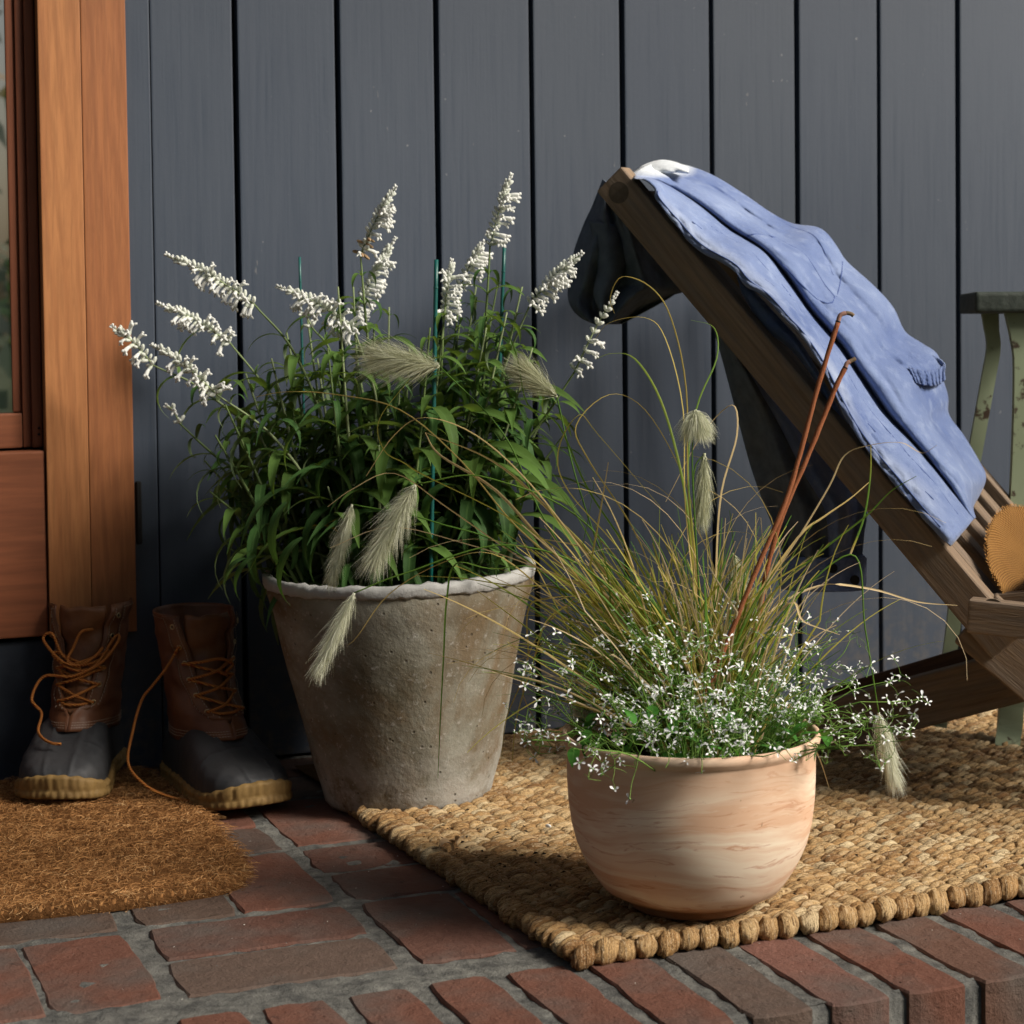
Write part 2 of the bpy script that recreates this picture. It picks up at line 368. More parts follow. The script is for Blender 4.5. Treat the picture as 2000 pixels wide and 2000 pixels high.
def mk_leather(name,a,b,rough=.5):
    t=NT(name,rough,.4); co=t.co('Object'); n=t.noise(co,18,5,.6); g=t.noise(co,260,4,.6)
    t.col(t.mix(a,b,t.ramp(n,[(.3,0),(.7,1)]))); b_=t.bump(n,.4,.004); t.bump(g,.25,.0008,b_); return t.m
M['leather']=mk_leather('tan_leather',(.10,.038,.014),(.20,.082,.031))
M['leather2']=mk_leather('dark_red_leather',(.095,.034,.015),(.18,.07,.028))
M['rubber']=mk_leather('charcoal_rubber',(.028,.030,.033),(.048,.048,.05),.6)
M['gum']=mk_leather('tan_gum_sole',(.17,.10,.03),(.32,.20,.065),.7)
M['thread']=simple('white_thread',(.42,.36,.28),.8,.1)
def mk_lace():
    t=NT('rust_and_gold_lace',.75,.2); n=t.wave(t.geo(),190,1,2,1,'DIAGONAL'); t.col(t.mix((.27,.06,.018),(.50,.22,.045),t.ramp(n,[(.35,0),(.7,1)]))); t.bump(n,.6,.001); return t.m
M['lace']=mk_lace()
M['brass']=simple('brass',(.55,.45,.25),.35,.5,50,.2,.05,.0002,1)
def mk_denim(name,k=1.0):
    t=NT(name,.85,.15); p=t.co('Object'); n=t.noise(p,9,4,.55); n2=t.noise(p,55,4,.6); wv=t.noise(p,1500,2,.5); tn=t.attr('tint')
    c=t.mix((.085*k,.13*k,.29*k),(.20*k,.26*k,.43*k),t.ramp(n,[(.3,0),(.7,1)]))
    c=t.mix(c,(.36*k,.43*k,.58*k),t.math('MULTIPLY',t.ramp(n2,[(.52,0),(.75,1)]),.4))
    c=t.mix(c,(.66,.70,.72),t.ramp(tn,[(.55,0),(.95,.9)])); c=t.mix(c,(.07*k,.11*k,.30*k),t.ramp(tn,[(.0,.75),(.4,0)]))
    t.col(c); cw=t.noise(p,120,4,.6,.8); b=t.bump(n2,.5,.005); b=t.bump(cw,.45,.0025,b); t.bump(wv,.4,.001,b); t.b.inputs['Sheen Weight'].default_value=.25; return t.m
M['denim']=mk_denim('faded_blue_cotton')
M['shaded_cloth']=simple('shaded_inside_cloth',(.11,.13,.165),.9,.1,60,.5,.4,.001)  # dark tone stands in for shade inside the hanging shirt and sleeve
M['seam']=simple('darker_blue_seam',(.075,.11,.25),.9,.1,200,.4,.5,.001)
M['hem']=simple('pale_frayed_edge',(.50,.56,.72),.9,.1,300,.25,.6,.001)
def mk_greenmetal():
    t=NT('chipped_green_paint_metal',.55,.4); p=t.geo(); n=t.noise(p,28,6,.65); e=t.noise(p,70,4,.7)
    c=t.mix((.20,.235,.13),(.30,.36,.25),t.noise(p,6,3)); r=t.ramp(n,[(.59,0),(.64,1)]); c=t.mix(c,(.05,.028,.015),r)
    t.col(c); t.bump(r,.5,.001); t.bump(e,.2,.001); return t.m
M['greenm']=mk_greenmetal()
M['darkgreen']=simple('dark_green_cast_iron',(.035,.045,.035),.65,.4,60,.5,.6,.003)
def mk_straw():
    t=NT('woven_straw',.7,.3); co=t.co('Object'); sx=t.n.new('ShaderNodeSeparateXYZ'); t.l.new(co,sx.inputs[0])
    r=t.math('SQRT',t.math('ADD',t.math('MULTIPLY',sx.outputs[0],sx.outputs[0]),t.math('MULTIPLY',sx.outputs[1],sx.outputs[1])))
    an=t.math('ARCTAN2',sx.outputs[1],sx.outputs[0])
    a=t.math('SINE',t.math('MULTIPLY',r,1400)); b=t.math('SINE',t.math('MULTIPLY',an,170)); ab=t.math('MULTIPLY',a,b)
    h=t.math('ADD',t.math('MULTIPLY',ab,.5),.5); n=t.noise(co,16,4)
    c=t.mix((.13,.05,.010),(.46,.225,.055),t.math('SUBTRACT',t.math('MULTIPLY',t.math('ADD',h,n),.85),.15)); t.col(c); t.bump(h,1.0,.003); return t.m
M['straw']=mk_straw()
M['dark']=simple('dark_painted_sill',(.022,.028,.038),.7,.2,40,.4,.4,.002)
M['sky_block']=simple('sky_block_paint',(.25,.24,.22),.8,.1)
# ================================================================== SETTING
# ---- floor: mortar bed with bricks let into it
def sheet(name,x0,x1,y0,y1,z,mat,parent=None,nx=1,ny=1,amp=0,kind=None,sc=20):
    mb=MB(); vs=[];fs=[]
    for j in range(ny+1):
        for i in range(nx+1):
            x=x0+(x1-x0)*i/nx; y=y0+(y1-y0)*j/ny
            vs.append((x,y,z+(amp*noise.noise(Vector((x*sc,y*sc,0))) if amp else 0)))
    for j in range(ny):
        for i in range(nx): fs.append((j*(nx+1)+i,j*(nx+1)+i+1,(j+1)*(nx+1)+i+1,(j+1)*(nx+1)+i))
    mb.add(vs,fs); o=mb.obj(name,mat,parent)
    if kind: o['kind']=kind
    return o
STEP_Y=-1.141
garden=simple('garden_soil_and_grass',(.06,.075,.03),.95,.05,8,.5,.5,.02)
sheet('ground',-60,60,-60,60,-.19,garden,kind='structure')
floor=sheet('brick_floor',-1.6,2.2,STEP_Y+.012,.02,-.0019,M['mortar'],None,300,140,.0030,'structure',46)
# riser of the step: mortar behind the rowlock course
sheet('step_core',0,0.001,0,0.001,-.5,M['mortar']) if False else None
mb=MB(); n=120; vs=[];fs=[]
for i in range(n+1):
    x=-1.6+3.8*i/n
    vs+=[(x,STEP_Y+.016,-.001),(x,STEP_Y+.0055+.002*noise.noise(Vector((x*40,0,0))),-.006),(x,STEP_Y+.005,-.19)]
for i in range(n):
    for k in range(2): fs.append((i*3+k,i*3+k+1,(i+1)*3+k+1,(i+1)*3+k))
mb.add(vs,fs); o=mb.obj('riser_mortar',M['mortar'],floor)
def brick_mesh(lx,ly,lz,seed):
    """worn brick, top at z=0, irregular rim"""
    nx,ny=(8,5) if lx>ly else (5,8)
    mb=MB(); vs=[];fs=[]
    def P(i,j,inset,z):
        u=-1+2*i/nx; v=-1+2*j/ny
        x=u*(lx/2-inset); y=v*(ly/2-inset)
        k=.5**.5
        edge=(i in(0,nx)) or (j in(0,ny))
        if (i in(0,nx)) and (j in(0,ny)): x*=1-.0045/lx; y*=1-.0045/ly
        if edge:
            x+=.0034*noise.noise(Vector((x*55+seed*7,y*55,1))); y+=.0034*noise.noise(Vector((x*60+seed*7,y*60,5)))
        zz=z+(.0012*noise.noise(Vector((x*40+seed,y*40,3))) if z==0 else 0)
        return (x,y,zz)
    for j in range(ny+1):
        for i in range(nx+1): vs.append(P(i,j,.0020,0))
    for j in range(ny):
        for i in range(nx): fs.append((j*(nx+1)+i,j*(nx+1)+i+1,(j+1)*(nx+1)+i+1,(j+1)*(nx+1)+i))
    ring=[(i,0) for i in range(nx)]+[(nx,j) for j in range(ny)]+[(i,ny) for i in range(nx,0,-1)]+[(0,j) for j in range(ny,0,-1)]
    K=len(ring); b=len(vs)
    for (i,j) in ring: vs.append(P(i,j,0,-.0022))
    for (i,j) in ring: vs.append(P(i,j,0,-lz))
    for k in range(K):
        k2=(k+1)%K; a=ring[k][1]*(nx+1)+ring[k][0]; c=ring[k2][1]*(nx+1)+ring[k2][0]
        fs.append((a,b+k,b+k2,c)); fs.append((b+k,b+K+k,b+K+k2,b+k2))
    mb.add(vs,fs); return mb.mesh('brick',M['brick'],False)
BM={k:[brick_mesh(*d,s) for s in range(4)] for k,d in {'h':(.207,.100,.05),'v':(.102,.205,.05),'s':(.062,.198,.092)}.items()}
REDS=[(.165,.060,.036),(.19,.072,.044),(.15,.055,.034),(.12,.048,.032),(.20,.08,.05),(.135,.065,.042)]
BRN=[(.095,.066,.048),(.11,.078,.06),(.09,.056,.042)]
def brick(kind,x,y,col=None,rz=0,dz=0):
    o=link('brick',random.choice(BM[kind]),floor,Matrix.Translation((x,y,dz+random.uniform(-.0008,.0008)))@Matrix.Rotation(rz+random.uniform(-.01,.01),4,'Z')@Matrix.Rotation(random.choice((0,math.pi)),4,'Z'))
    o.color=(*(col or random.choice(REDS+REDS+BRN)),1); return o
cy=[-.784,-.563,-.342,-.121]; known={(2,0,0):BRN[1],(2,0,1):REDS[3],(1,0,0):REDS[1],(3,0,0):REDS[3],(1,1,0):BRN[0],(2,1,0):BRN[0],(2,1,1):REDS[1],(3,1,0):REDS[3],(3,1,1):REDS[3]}
for ci in range(-4,11):
    cx=-.4+(ci-1)*.2235+(.0 if ci<=1 else .005)
    for ri,yy in enumerate(cy):
        horiz=((ci+ri)%2==0)
        for k in (0,1):
            c=known.get((ci,ri,k))
            if horiz: brick('h',cx+random.uniform(-.003,.003),yy+(-.055 if k==0 else .053),c)
            else: brick('v',cx+(-.052 if k==0 else .054),yy+random.uniform(-.002,.002),c)
for n_ in range(-22,27):
    x=.201+.0785*n_
    c=REDS[0] if n_ in(-4,-3,2,4,-1) else (BRN[1] if n_ in (0,) else ((.2,.085,.062) if n_ in(1,) else None))
    brick('s',x,-1.043,c,0,.001)
# course below the edge (front of the step)
for n_ in range(-7,10):
    o=link('brick',BM['h'][n_%4],floor,Matrix.Translation((.1+.215*n_,-1.09,-.105))); o.color=(*random.choice(REDS),1)
# ---- board wall
wall=empty('board_wall',(.6,0,0),label='slate blue painted wall of vertical boards behind the pots and chair',cat='wall')
o=sheet('backing',-.1,2.6,0,.001,-.2,M['groove'],wall) if False else None
mb=MB(); bbox(mb,Vector((.2,.03,1.1)),Vector((3.2,0,0)),Vector((0,.012,0)),Vector((0,0,1.25)),0); mb.obj('backing',M['groove'],wall,smooth=False)
g60=[453.9,652.8,844.7,1029.6,1206.2,1379.5,1545.8,1705.5,1859.7]
gx=[WL(g,60).x for g in g60]
edges=[WL(284,60).x]+gx+[gx[-1]+.1416*k for k in range(1,14)]
def wboard(x0,x1,y=-.0):
    mb=MB(); g=.0038
    bbox(mb,Vector(((x0+x1)/2,-.003+y,1.09)),Vector(((x1-x0)/2-g,0,0)),Vector((0,.012,0)),Vector((0,0,1.085)),.0022,seg=2)
    c=Vector(((x0+x1)/2,0,0)); mb.v=[(v[0]-c.x,v[1],v[2]) for v in mb.v]
    return mb.obj('board',M['paint'],wall,smooth=False,mw=Matrix.Translation(c+Vector((0,random.uniform(-.001,.001),0)))@Matrix.Rotation(random.uniform(-.0008,.0008),4,'Y'))
for a,b in zip(edges,edges[1:]): wboard(a,b)
casr=WL(252,400,-.028).x
wboard(casr-.05,edges[0]+.0055,-.004)
# dark foot of the wall under the door, and the sill
door=empty('wooden_door',(WL(100,900).x-.3,-.01,.14),label='orange cedar framed glazed door with reddish wood panel, left of the blue wall',cat='door')
zb=WL(267,1233,-.028).z
yk=-.028
def vboard(name,xl,xr,z0,z1,y0,y1,mat,parent=door,bev=.0025):
    mb=MB(); c=Vector(((xl+xr)/2,(y0+y1)/2,(z0+z1)/2))
    bbox(mb,Vector((0,0,0)),Vector(((xr-xl)/2,0,0)),Vector((0,abs(y1-y0)/2,0)),Vector((0,0,(z1-z0)/2)),bev,seg=2)
    return mb.obj(name,mat,parent,smooth=False,mw=Matrix.Translation(c))
xi=WL(82,450,yk).x; xm=WL(165,450,yk).x; xo=casr
vboard('casing',xi,xm-.0003,zb,2.17,yk,-.0,M['cedar'],bev=.0015)
vboard('casing',xm+.0003,xo,zb,2.17,yk,-.0,M['cedar2'],bev=.0015)
yd=-.006
zr1=WL(60,876,yd).z; zr0=WL(60,806,yd).z
xs1=WL(76,500,yd).x; xs0=WL(41,500,yd).x; xg=WL(22,450,yd).x
vboard('bottom_panel',-1.9,xi-.002,zb+.002,zr1-.002,yk+.004,.0,M['mahogx'],bev=.003)
vboard('stile',xs0+.010,xs1,zr1+.001,2.17,-.006,.02,M['mahog'])
vboard('stile_moulding',xs0-.001,xs0+.0095,zr1+.0012,2.17,.001,.02,M['mahog'],bev=.003)
vboard('glazing_bead',xg-.001,xs0-.0015,zr0+.001,2.17,.006,.02,M['mahog'],bev=.002)
vboard('bottom_rail',-1.9,xs0-.0018,zr1+.001,zr0-.0005,.0005,.02,M['mahogx'])
vboard('jamb',xs1+.0006,xi-.0006,zr1+.0015,2.17,.004,.03,M['mahog'],bev=.001)
mb=MB(); bbox(mb,Vector((0,0,0)),Vector(((xg+1.9)/2,0,0)),Vector((0,.002,0)),Vector((0,0,(2.17-zr0)/2)),0)
mb.obj('glass_pane',M['glass'],door,smooth=False,mw=Matrix.Translation(((xg-1.9)/2,.012,(2.17+zr0)/2)))
for (px,py) in ((76,836),(76,848),(52,893),(72,890)):
    mb=MB(); tube(mb,[WL(px,py,-.0075),WL(px,py,-.0055)],.0018,8); nl=mb.obj('nail',M['black'],door)
sill=empty('door_sill',(-.6,-.01,0),label='dark painted sill board under the wooden door, behind the boots',cat='sill')
mb=MB(); bbox(mb,Vector((-1.1,.002,(zb-.004)/2)),Vector((1.0+.0,0,0))*(1.0),Vector((0,.016,0)),Vector((0,0,(zb-.006)/2)),.002); 
mb.v=[(min(v[0],casr+.004),v[1],v[2]) for v in mb.v]; mb.obj('board',M['dark'],sill,smooth=False)
mb=MB(); bbox(mb,Vector((-.95,-.022,.008)),Vector((1.0,0,0)),Vector((0,.018,0)),Vector((0,0,.008)),.002)
mb.v=[(min(v[0],casr+.0),v[1],v[2]) for v in mb.v]; mb.obj('lip',M['dark'],sill,smooth=False)
# narrow dark latch plate on the wall beside the casing
a=WL(266,940,-.02);b=WL(276,1062,-.02)
mb=MB(); bbox(mb,(a+b)/2,Vector(((b.x-a.x)/2+.001,0,0)),Vector((0,.004,0)),Vector((0,0,(a.z-b.z)/2)),.0015)
tag(mb.obj('hinge_plate',M['black'],None,smooth=False),'narrow black metal plate on the wall beside the orange casing','hinge plate')
# ---- added unseen roof above the view, cutting the sky light from overhead
roof=empty('sky_block_roof',(0.4,-.6,2.2),label='added unseen ceiling over the wall, cutting sky light from above',cat='roof')
mb=MB(); bbox(mb,Vector((-.2,-.62,2.50)),Vector((2.6,0,0)),Vector((0,.66,0)),Vector((0,0,.04)),.005); mb.obj('sky_block_board',M['sky_block'],roof,smooth=False)
# added unseen side wall left of the door, keeping sky light off
pw=empty('sky_block_wall',(-1.85,-.8,0),label='added unseen side wall left of the door, blocking sky light',cat='wall')
mb=MB(); bbox(mb,Vector((-1.95,-1.0,1.1)),Vector((.05,0,0)),Vector((0,1.0,0)),Vector((0,0,1.15)),.004); mb.obj('sky_block_panel',M['paint'],pw,smooth=False)
# ---- garden behind the camera (mirrored in the door glass), with added hedge and shading tree
grn=mk_fibre('garden_foliage',[(0,(.03,.07,.02)),(.6,(.08,.16,.05)),(.85,(.25,.24,.07)),(1,(.38,.16,.06))],.7,.3)
random.seed(3)
def shrub(name,c,r,h,mat,n,label,cat):
    t=empty(name,c,label=label,cat=cat)
    mb=MB(); tube(mb,spline([Vector(c),Vector(c)+Vector((.05,0,h*.5)),Vector(c)+Vector((-.05,.1,h*.8))],4),lambda t_:.07*(1-t_*.7),8); mb.obj('trunk',M['teakdark'],t)
    mb=MB()
    for i in range(n):
        d=Vector((random.gauss(0,1),random.gauss(0,1),random.gauss(0,1))).normalized()
        cl=noise.noise(d*2.3+Vector((i%7,0,0)))*.35+.75
        p=Vector(c)+Vector((0,0,h*.62))+Vector((d.x*r,d.y*r,d.z*h*.42))*cl*random.uniform(.55,1)
        a=Vector((random.gauss(0,1),random.gauss(0,1),random.gauss(0,1))).normalized()*.05; b=a.cross(Vector((random.random(),random.random(),random.random()))).normalized()*.03
        mb.add([p-a,p+b,p+a,p-b],[(0,1,2,3)],tint=random.random())
    o=mb.obj('crown',mat,t); o['kind']='stuff'
yel=mk_fibre('garden_autumn_foliage',[(0,(.12,.13,.03)),(.5,(.38,.27,.06)),(1,(.55,.36,.10))],.7,.3)
t=empty('sky_block_hedge',(-1,-4.5,-.19),label='added unseen tall leafy hedge behind the viewer, blocking low sky light',cat='hedge')  # added to cut the sky fill from the front and left
rr_=random.Random(2); mb=MB()
for i in range(26):
    x=-6+.4*i; tube(mb,spline([Vector((x,-4.6,-.19)),Vector((x+rr_.uniform(-.1,.1),-4.6,1.4)),Vector((x+rr_.uniform(-.2,.2),-4.6,2.9))],3),lambda u:.03*(1-.6*u),6)
mb.obj('stems',M['teakdark'],t)['kind']='stuff'
mb=MB()
for i in range(15000):
    x=rr_.uniform(-6,4.2); z=rr_.uniform(-.15,3.35)+.25*noise.noise(Vector((x*1.3,0,0))); 
    if -.15<x<.75 and z<2.1 and rr_.random()<.9: continue      # thinner stretch, sky shows through
    p=Vector((x,-4.5+rr_.gauss(0,.22),z)); a=Vector((rr_.gauss(0,1),rr_.gauss(0,1),rr_.gauss(0,1))).normalized()*.085; b=a.cross(Vector((rr_.random(),rr_.random(),rr_.random()))).normalized()*.05
    mb.add([p-a,p+b,p+a,p-b],[(0,1,2,3)],tint=rr_.random()**1.6)
o=mb.obj('foliage',grn,t); o['kind']='stuff'
t=empty('garden_tree',(3.6,-2.9,-.19),label='added unseen tree right of the step, low branches shading boots and lower wall',cat='tree')  # added unseen tree, there to shade the boots, door and lower wall
mb=MB(); tube(mb,spline([Vector((3.6,-2.9,-.19)),Vector((3.5,-2.7,1.2)),Vector((3.2,-2.4,2.1)),Vector((3.0,-2.4,2.9))],5),lambda u:.11*(1-.6*u),10); mb.obj('trunk',M['teakdark'],t)
mb=MB(); tube(mb,spline([Vector((3.4,-2.6,1.7)),Vector((2.6,-2.1,2.1)),Vector((1.8,-2.05,2.3)),Vector((1.0,-2.0,2.15))],5),lambda u:.04*(1-.7*u),8); mb.obj('branch',M['teakdark'],t)
for (cx_,cz_,rx_,rz_,nn_) in ((1.0,2.02,.50,.31,1700),(2.55,2.0,.42,.24,900)):  # leaf clumps set where they block the sun
    mb=MB()
    for i in range(nn_):
        while 1:
            q=Vector((rr_.uniform(-1,1),rr_.uniform(-1,1),rr_.uniform(-1,1)))
            if q.length<1: break
        p=Vector((cx_,-2.02,cz_))+Vector((q.x*rx_,q.y*.3,q.z*rz_)); a=Vector((rr_.gauss(0,1),rr_.gauss(0,1),rr_.gauss(0,1))).normalized()*.042; b=a.cross(Vector((rr_.random(),rr_.random(),rr_.random()))).normalized()*.024
        mb.add([p-a,p+b,p+a,p-b],[(0,1,2,3)],tint=rr_.random())
    o=mb.obj('foliage',grn,t); o['kind']='stuff'
MIR=[]
for (px,py,dist) in ((10,760,9),(10,560,11),(14,250,10),(4,80,12)):
    r=ray(px,py); r=Vector((r.x,-r.y,r.z)); o_=WL(px,py,.01); MIR.append(o_+r.normalized()*dist)
shrub('garden_shrub',(MIR[0].x-.5,MIR[0].y,-.19),1.0,1.15,grn,1500,'leafy green garden shrub facing the porch, reflected low in the door glass','shrub')
shrub('garden_shrub',(MIR[0].x+.9,MIR[0].y-1.2,-.19),.8,1.0,grn,1200,'second, smaller green garden shrub to the right of the first, reflected in the door glass','shrub')
shrub('garden_tree',(MIR[2].x-.9,MIR[2].y,-.19),1.0,3.6,yel,1100,'slender garden tree with yellow autumn leaves, reflected high in the door glass','tree')
shrub('garden_tree',(MIR[3].x+1.6,MIR[3].y-2,-.19),1.3,4.6,grn,1300,'tall thin green garden tree behind the yellow one, reflected in the door glass','tree')
# ================================================================== JUTE RUG
random.seed(11)
rug=empty('jute_rug',(.5,-.5,.0),label='chunky braided natural jute rug under the terracotta bowl and chair',cat='rug')
RO=Vector((.088,-.955,0)); E2=Vector((-.052,.9986,0)); E1=Vector((.9995,.030,0))
def rp(a,b): return RO+E1*a+E2*b+Vector((0,.016*math.sin(min(a,.6)*4.2)*max(0,1-b/.4) - .02*min(a/.3,1)*max(0,1-b/.4)+.05*max(0,a-.3)*max(0,1-b/.5),0))
PITCH_=.0222; STP=.0119; NC=48; NR=74
FB=[];FBI={}
def lump_mesh(seed,lx,ly,lz,seg=10,rg=7):
    rnd=random.Random(seed); mb=MB(); vs=[];fs=[]
    for j in range(rg+1):
        ph=math.pi*j/rg
        for i in range(seg):
            th=2*math.pi*i/seg
            x=math.cos(ph); r_=math.sin(ph)**.8
            p=Vector((x*lx,r_*math.cos(th)*ly,r_*math.sin(th)*lz))
            p+=Vector((0,p.x*.5,0)) # slanted wrap
            p*=1+.20*noise.noise(p*120+Vector((seed,0,0)))
            if ly>.011: p*=1+.05*math.cos(ph*11+seed+1.5*math.sin(th))
            vs.append(p)
    for j in range(rg):
        for i in range(seg): fs.append((j*seg+i,j*seg+(i+1)%seg,(j+1)*seg+(i+1)%seg,(j+1)*seg+i))
    FB.append([(j/rg*6 if ly>.011 else i/seg*6*(1)) +seed*7.3 for j in range(rg+1) for i in range(seg)])
    FBI[id(vs)]=FB[-1]
    return vs,fs
LV=[lump_mesh(s,.0128,.0068,.0100) for s in range(8)]
KV=[lump_mesh(s+20,.0112,.0125,.0108,14,16) for s in range(5)]
cand=[]
for i in range(NC):
    for j in range(NR):
        b=j*STP+.004*math.sin(i*1.7)+random.uniform(-.0015,.0015); a=i*PITCH_+random.uniform(-.0012,.0012)+.0022*noise.noise(Vector((i*.7,j*.35,0)))
        if j==0:
            p=rp(a,-.002); k='knot'
        else: p=rp(a,b+.004); k='lump'
        if p.y>-.03 or (p.y>-.27 and i<7): continue
        if i==0 and j>0 : k='edge'
        cand.append((k,p,i,j))
def vis(p):
    d=p-CAM; z=d.dot(FW); x=1000+FPX*d.dot(RT)/z; y=PY-FPX*d.dot(UPV)/z
    return -20<x<2020 and y<2020
cand.sort(key=lambda c:(c[0]!='knot' or not vis(c[1]), -(vis(c[1])) , depth(c[1])))
mesh_cache={}
stuff=MB(); used=0
pot_c=Vector((.249,-.86,0))
for (k,p,i,j) in cand:
    rz=random.uniform(-.30,.02)-.12; ti=min(1,max(0,random.gauss(.55,.26)))
    if j<7 and k!='knot': ti=min(1,max(0,ti))
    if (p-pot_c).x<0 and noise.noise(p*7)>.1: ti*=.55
    V=(KV if k=='knot' else LV); vi=random.randrange(len(V)); s=random.uniform(.92,1.08)*(1.12 if k!='lump' else 1)
    z=.0098+random.uniform(-.0015,.0018)
    mw=Matrix.Translation(p+Vector((0,0,z)))@Matrix.Rotation(rz,4,'Z')@Matrix.Rotation(random.uniform(-.2,.2),4,'X')@Matrix.Diagonal((s,s*random.uniform(.9,1.1),s*random.uniform(.92,1.06),1))
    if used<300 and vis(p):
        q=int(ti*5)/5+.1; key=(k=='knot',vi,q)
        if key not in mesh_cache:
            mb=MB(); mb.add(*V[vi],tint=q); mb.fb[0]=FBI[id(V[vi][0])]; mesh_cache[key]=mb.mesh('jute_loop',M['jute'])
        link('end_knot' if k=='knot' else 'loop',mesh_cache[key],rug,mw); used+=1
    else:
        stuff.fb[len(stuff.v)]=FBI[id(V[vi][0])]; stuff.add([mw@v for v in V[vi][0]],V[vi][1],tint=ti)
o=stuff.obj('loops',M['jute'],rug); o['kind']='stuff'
mb=MB(); vs=[];fs=[]
for j in range(13):
    for i in range(13): vs.append(rp(.004+i*(NC-1.4)*PITCH_/12,.004+j*.872/12)+Vector((0,0,.0045)))
for j in range(12):
    for i in range(12): fs.append((j*13+i,j*13+i+1,(j+1)*13+i+1,(j+1)*13+i))
mb.add(vs,fs); mb.obj('backing',M['jutebase'],rug)
# stray jute hairs
mb=MB()
for q in range(900):
    a=random.uniform(0,.8) if q%3 else random.uniform(-.01,.01); b=random.uniform(-.012,.5) if q%2 else random.uniform(-.014,.01)
    p=rp(a,b)+Vector((0,0,.018 if b>0 else .012)); an=random.uniform(0,6.28); L=random.uniform(.006,.018)
    pts=[p,p+Vector((math.cos(an)*L*.5,math.sin(an)*L*.5,.003)),p+Vector((math.cos(an+.5)*L,math.sin(an+.5)*L,random.uniform(-.001,.003)))]
    ribbon(mb,pts,.00022,Vector((0,0,1)) if q%2 else RT,tint=random.random())
o=mb.obj('stray_fibres',M['coir'],rug); o['kind']='stuff'
# ================================================================== COIR MAT
random.seed(5)
mat_=empty('coir_doormat',(-.4,-.3,0),label='shaggy brown coir doormat under the work boots',cat='doormat')
front=spline([Vector((-.62,-.585,0)),Vector((-.5,-.592,0)),Vector((-.405,-.600,0)),Vector((-.303,-.607,0)),Vector((-.21,-.602,0)),Vector((-.165,-.590,0)),Vector((-.138,-.555,0)),Vector((-.130,-.462,0)),Vector((-.126,-.3,0)),Vector((-.135,-.16,0)),Vector((-.15,-.06,0)),Vector((-.19,-.045,0)),Vector((-.4,-.05,0)),Vector((-.62,-.05,0))],4)
def inside(x,y):
    c=False; n=len(front)
    for i in range(n):
        a=front[i];b=front[(i+1)%n]
        if (a.y>y)!=(b.y>y) and x<(b.x-a.x)*(y-a.y)/(b.y-a.y)+a.x: c=not c
    return c
mb=MB(); K=len(front); cc=Vector((-.38,-.32,0)); vs=[]
for z,ins in ((0,0),(.008,-.002),(.015,.004)): vs+=[p+(cc-p).normalized()*ins+Vector((0,0,z)) for p in front]
fs=[(l*K+k,l*K+(k+1)%K,(l+1)*K+(k+1)%K,(l+1)*K+k) for l in range(2) for k in range(K)]+[tuple(2*K+k for k in range(K))]
mb.add(vs,fs); mb.obj('mat_base',M['coirbase'],mat_)
mb=MB(); cnt=0
def fib(p,an,L,up,w_=.00032,ti=None):
    dx=Vector((math.cos(an),math.sin(an),0)); ti=random.random() if ti is None else ti
    cur=Vector((-dx.y,dx.x,0))*random.uniform(-.35,.35)*L
    pts=[p,p+dx*L*.35+cur*.5+Vector((0,0,up)),p+dx*L*.7+cur+Vector((0,0,up*.9)),p+dx*L+cur*.6+Vector((0,0,up*random.uniform(-.2,.9)))]
    ribbon(mb,pts,w_,RT0*random.uniform(.4,1)+Vector((0,0,random.uniform(-1,1))),tint=ti)
while cnt<30000:
    x=random.uniform(-.56,-.12); y=random.uniform(-.61,-.04)
    if not inside(x,y): continue
    cnt+=1
    h=noise.noise(Vector((x*26,y*26,0)))*.5+noise.noise(Vector((x*60,y*60,4)))*.5
    rowed=math.sin(y*330+3*noise.noise(Vector((x*9,y*9,2))))
    ti=min(1,max(0,.45+.38*h+.13*rowed+random.gauss(0,.16)))
    fib(Vector((x,y,.0135+.003*rowed*0+.0045*h)),random.gauss(0,1.1)+(math.pi if random.random()<.5 else 0),random.uniform(.008,.022),random.uniform(.001,.006),random.uniform(.0003,.0006),ti)
for q in range(2600):      # fringe at the edges
    k=random.randrange(len(front)-14); a=front[k].lerp(front[k+1],random.random()); out=(a-cc).normalized(); an=math.atan2(out.y,out.x)+random.gauss(0,.7)
    fib(a-out*.006+Vector((0,0,random.uniform(.001,.016))),an,random.uniform(.006,.02),random.uniform(-.003,.004),.00035)
o=mb.obj('fibres',M['coir'],mat_); o['kind']='stuff'
# braided edge of the mat
bi=0
step=.0125; acc=0
for k in range(4,len(front)-18):
    a,b=front[k],front[k+1]; L=(b-a).length; 
    while acc<L:
        p=a.lerp(b,acc/L); d=(b-a).normalized(); out=Vector((d.y,-d.x,0))
        mb=MB(); V=lump_mesh(bi%6+40,.0075,.0042,.0052,8,6)
        mb.add(*V,tint=.25+.3*random.random())
        link('edge_braid',mb.mesh('edge_braid',M['coir']),mat_,Matrix.Translation(p-out*.006+Vector((0,0,.0085)))@Matrix.Rotation(math.atan2(d.y,d.x)+.45,4,'Z')); bi+=1
        acc+=step
    acc-=L
# ================================================================== POTS
def proj(p):
    d=Vector(p)-CAM; z=d.dot(FW); return (1000+FPX*d.dot(RT)/z, PY-FPX*d.dot(UPV)/z)
def z_axis(b,py):
    lo,hi=0,2.0
    for _ in range(40):
        m_=(lo+hi)/2
        if proj((b.x,b.y,m_))[1]>py: lo=m_
        else: hi=m_
    return lo
random.seed(21)
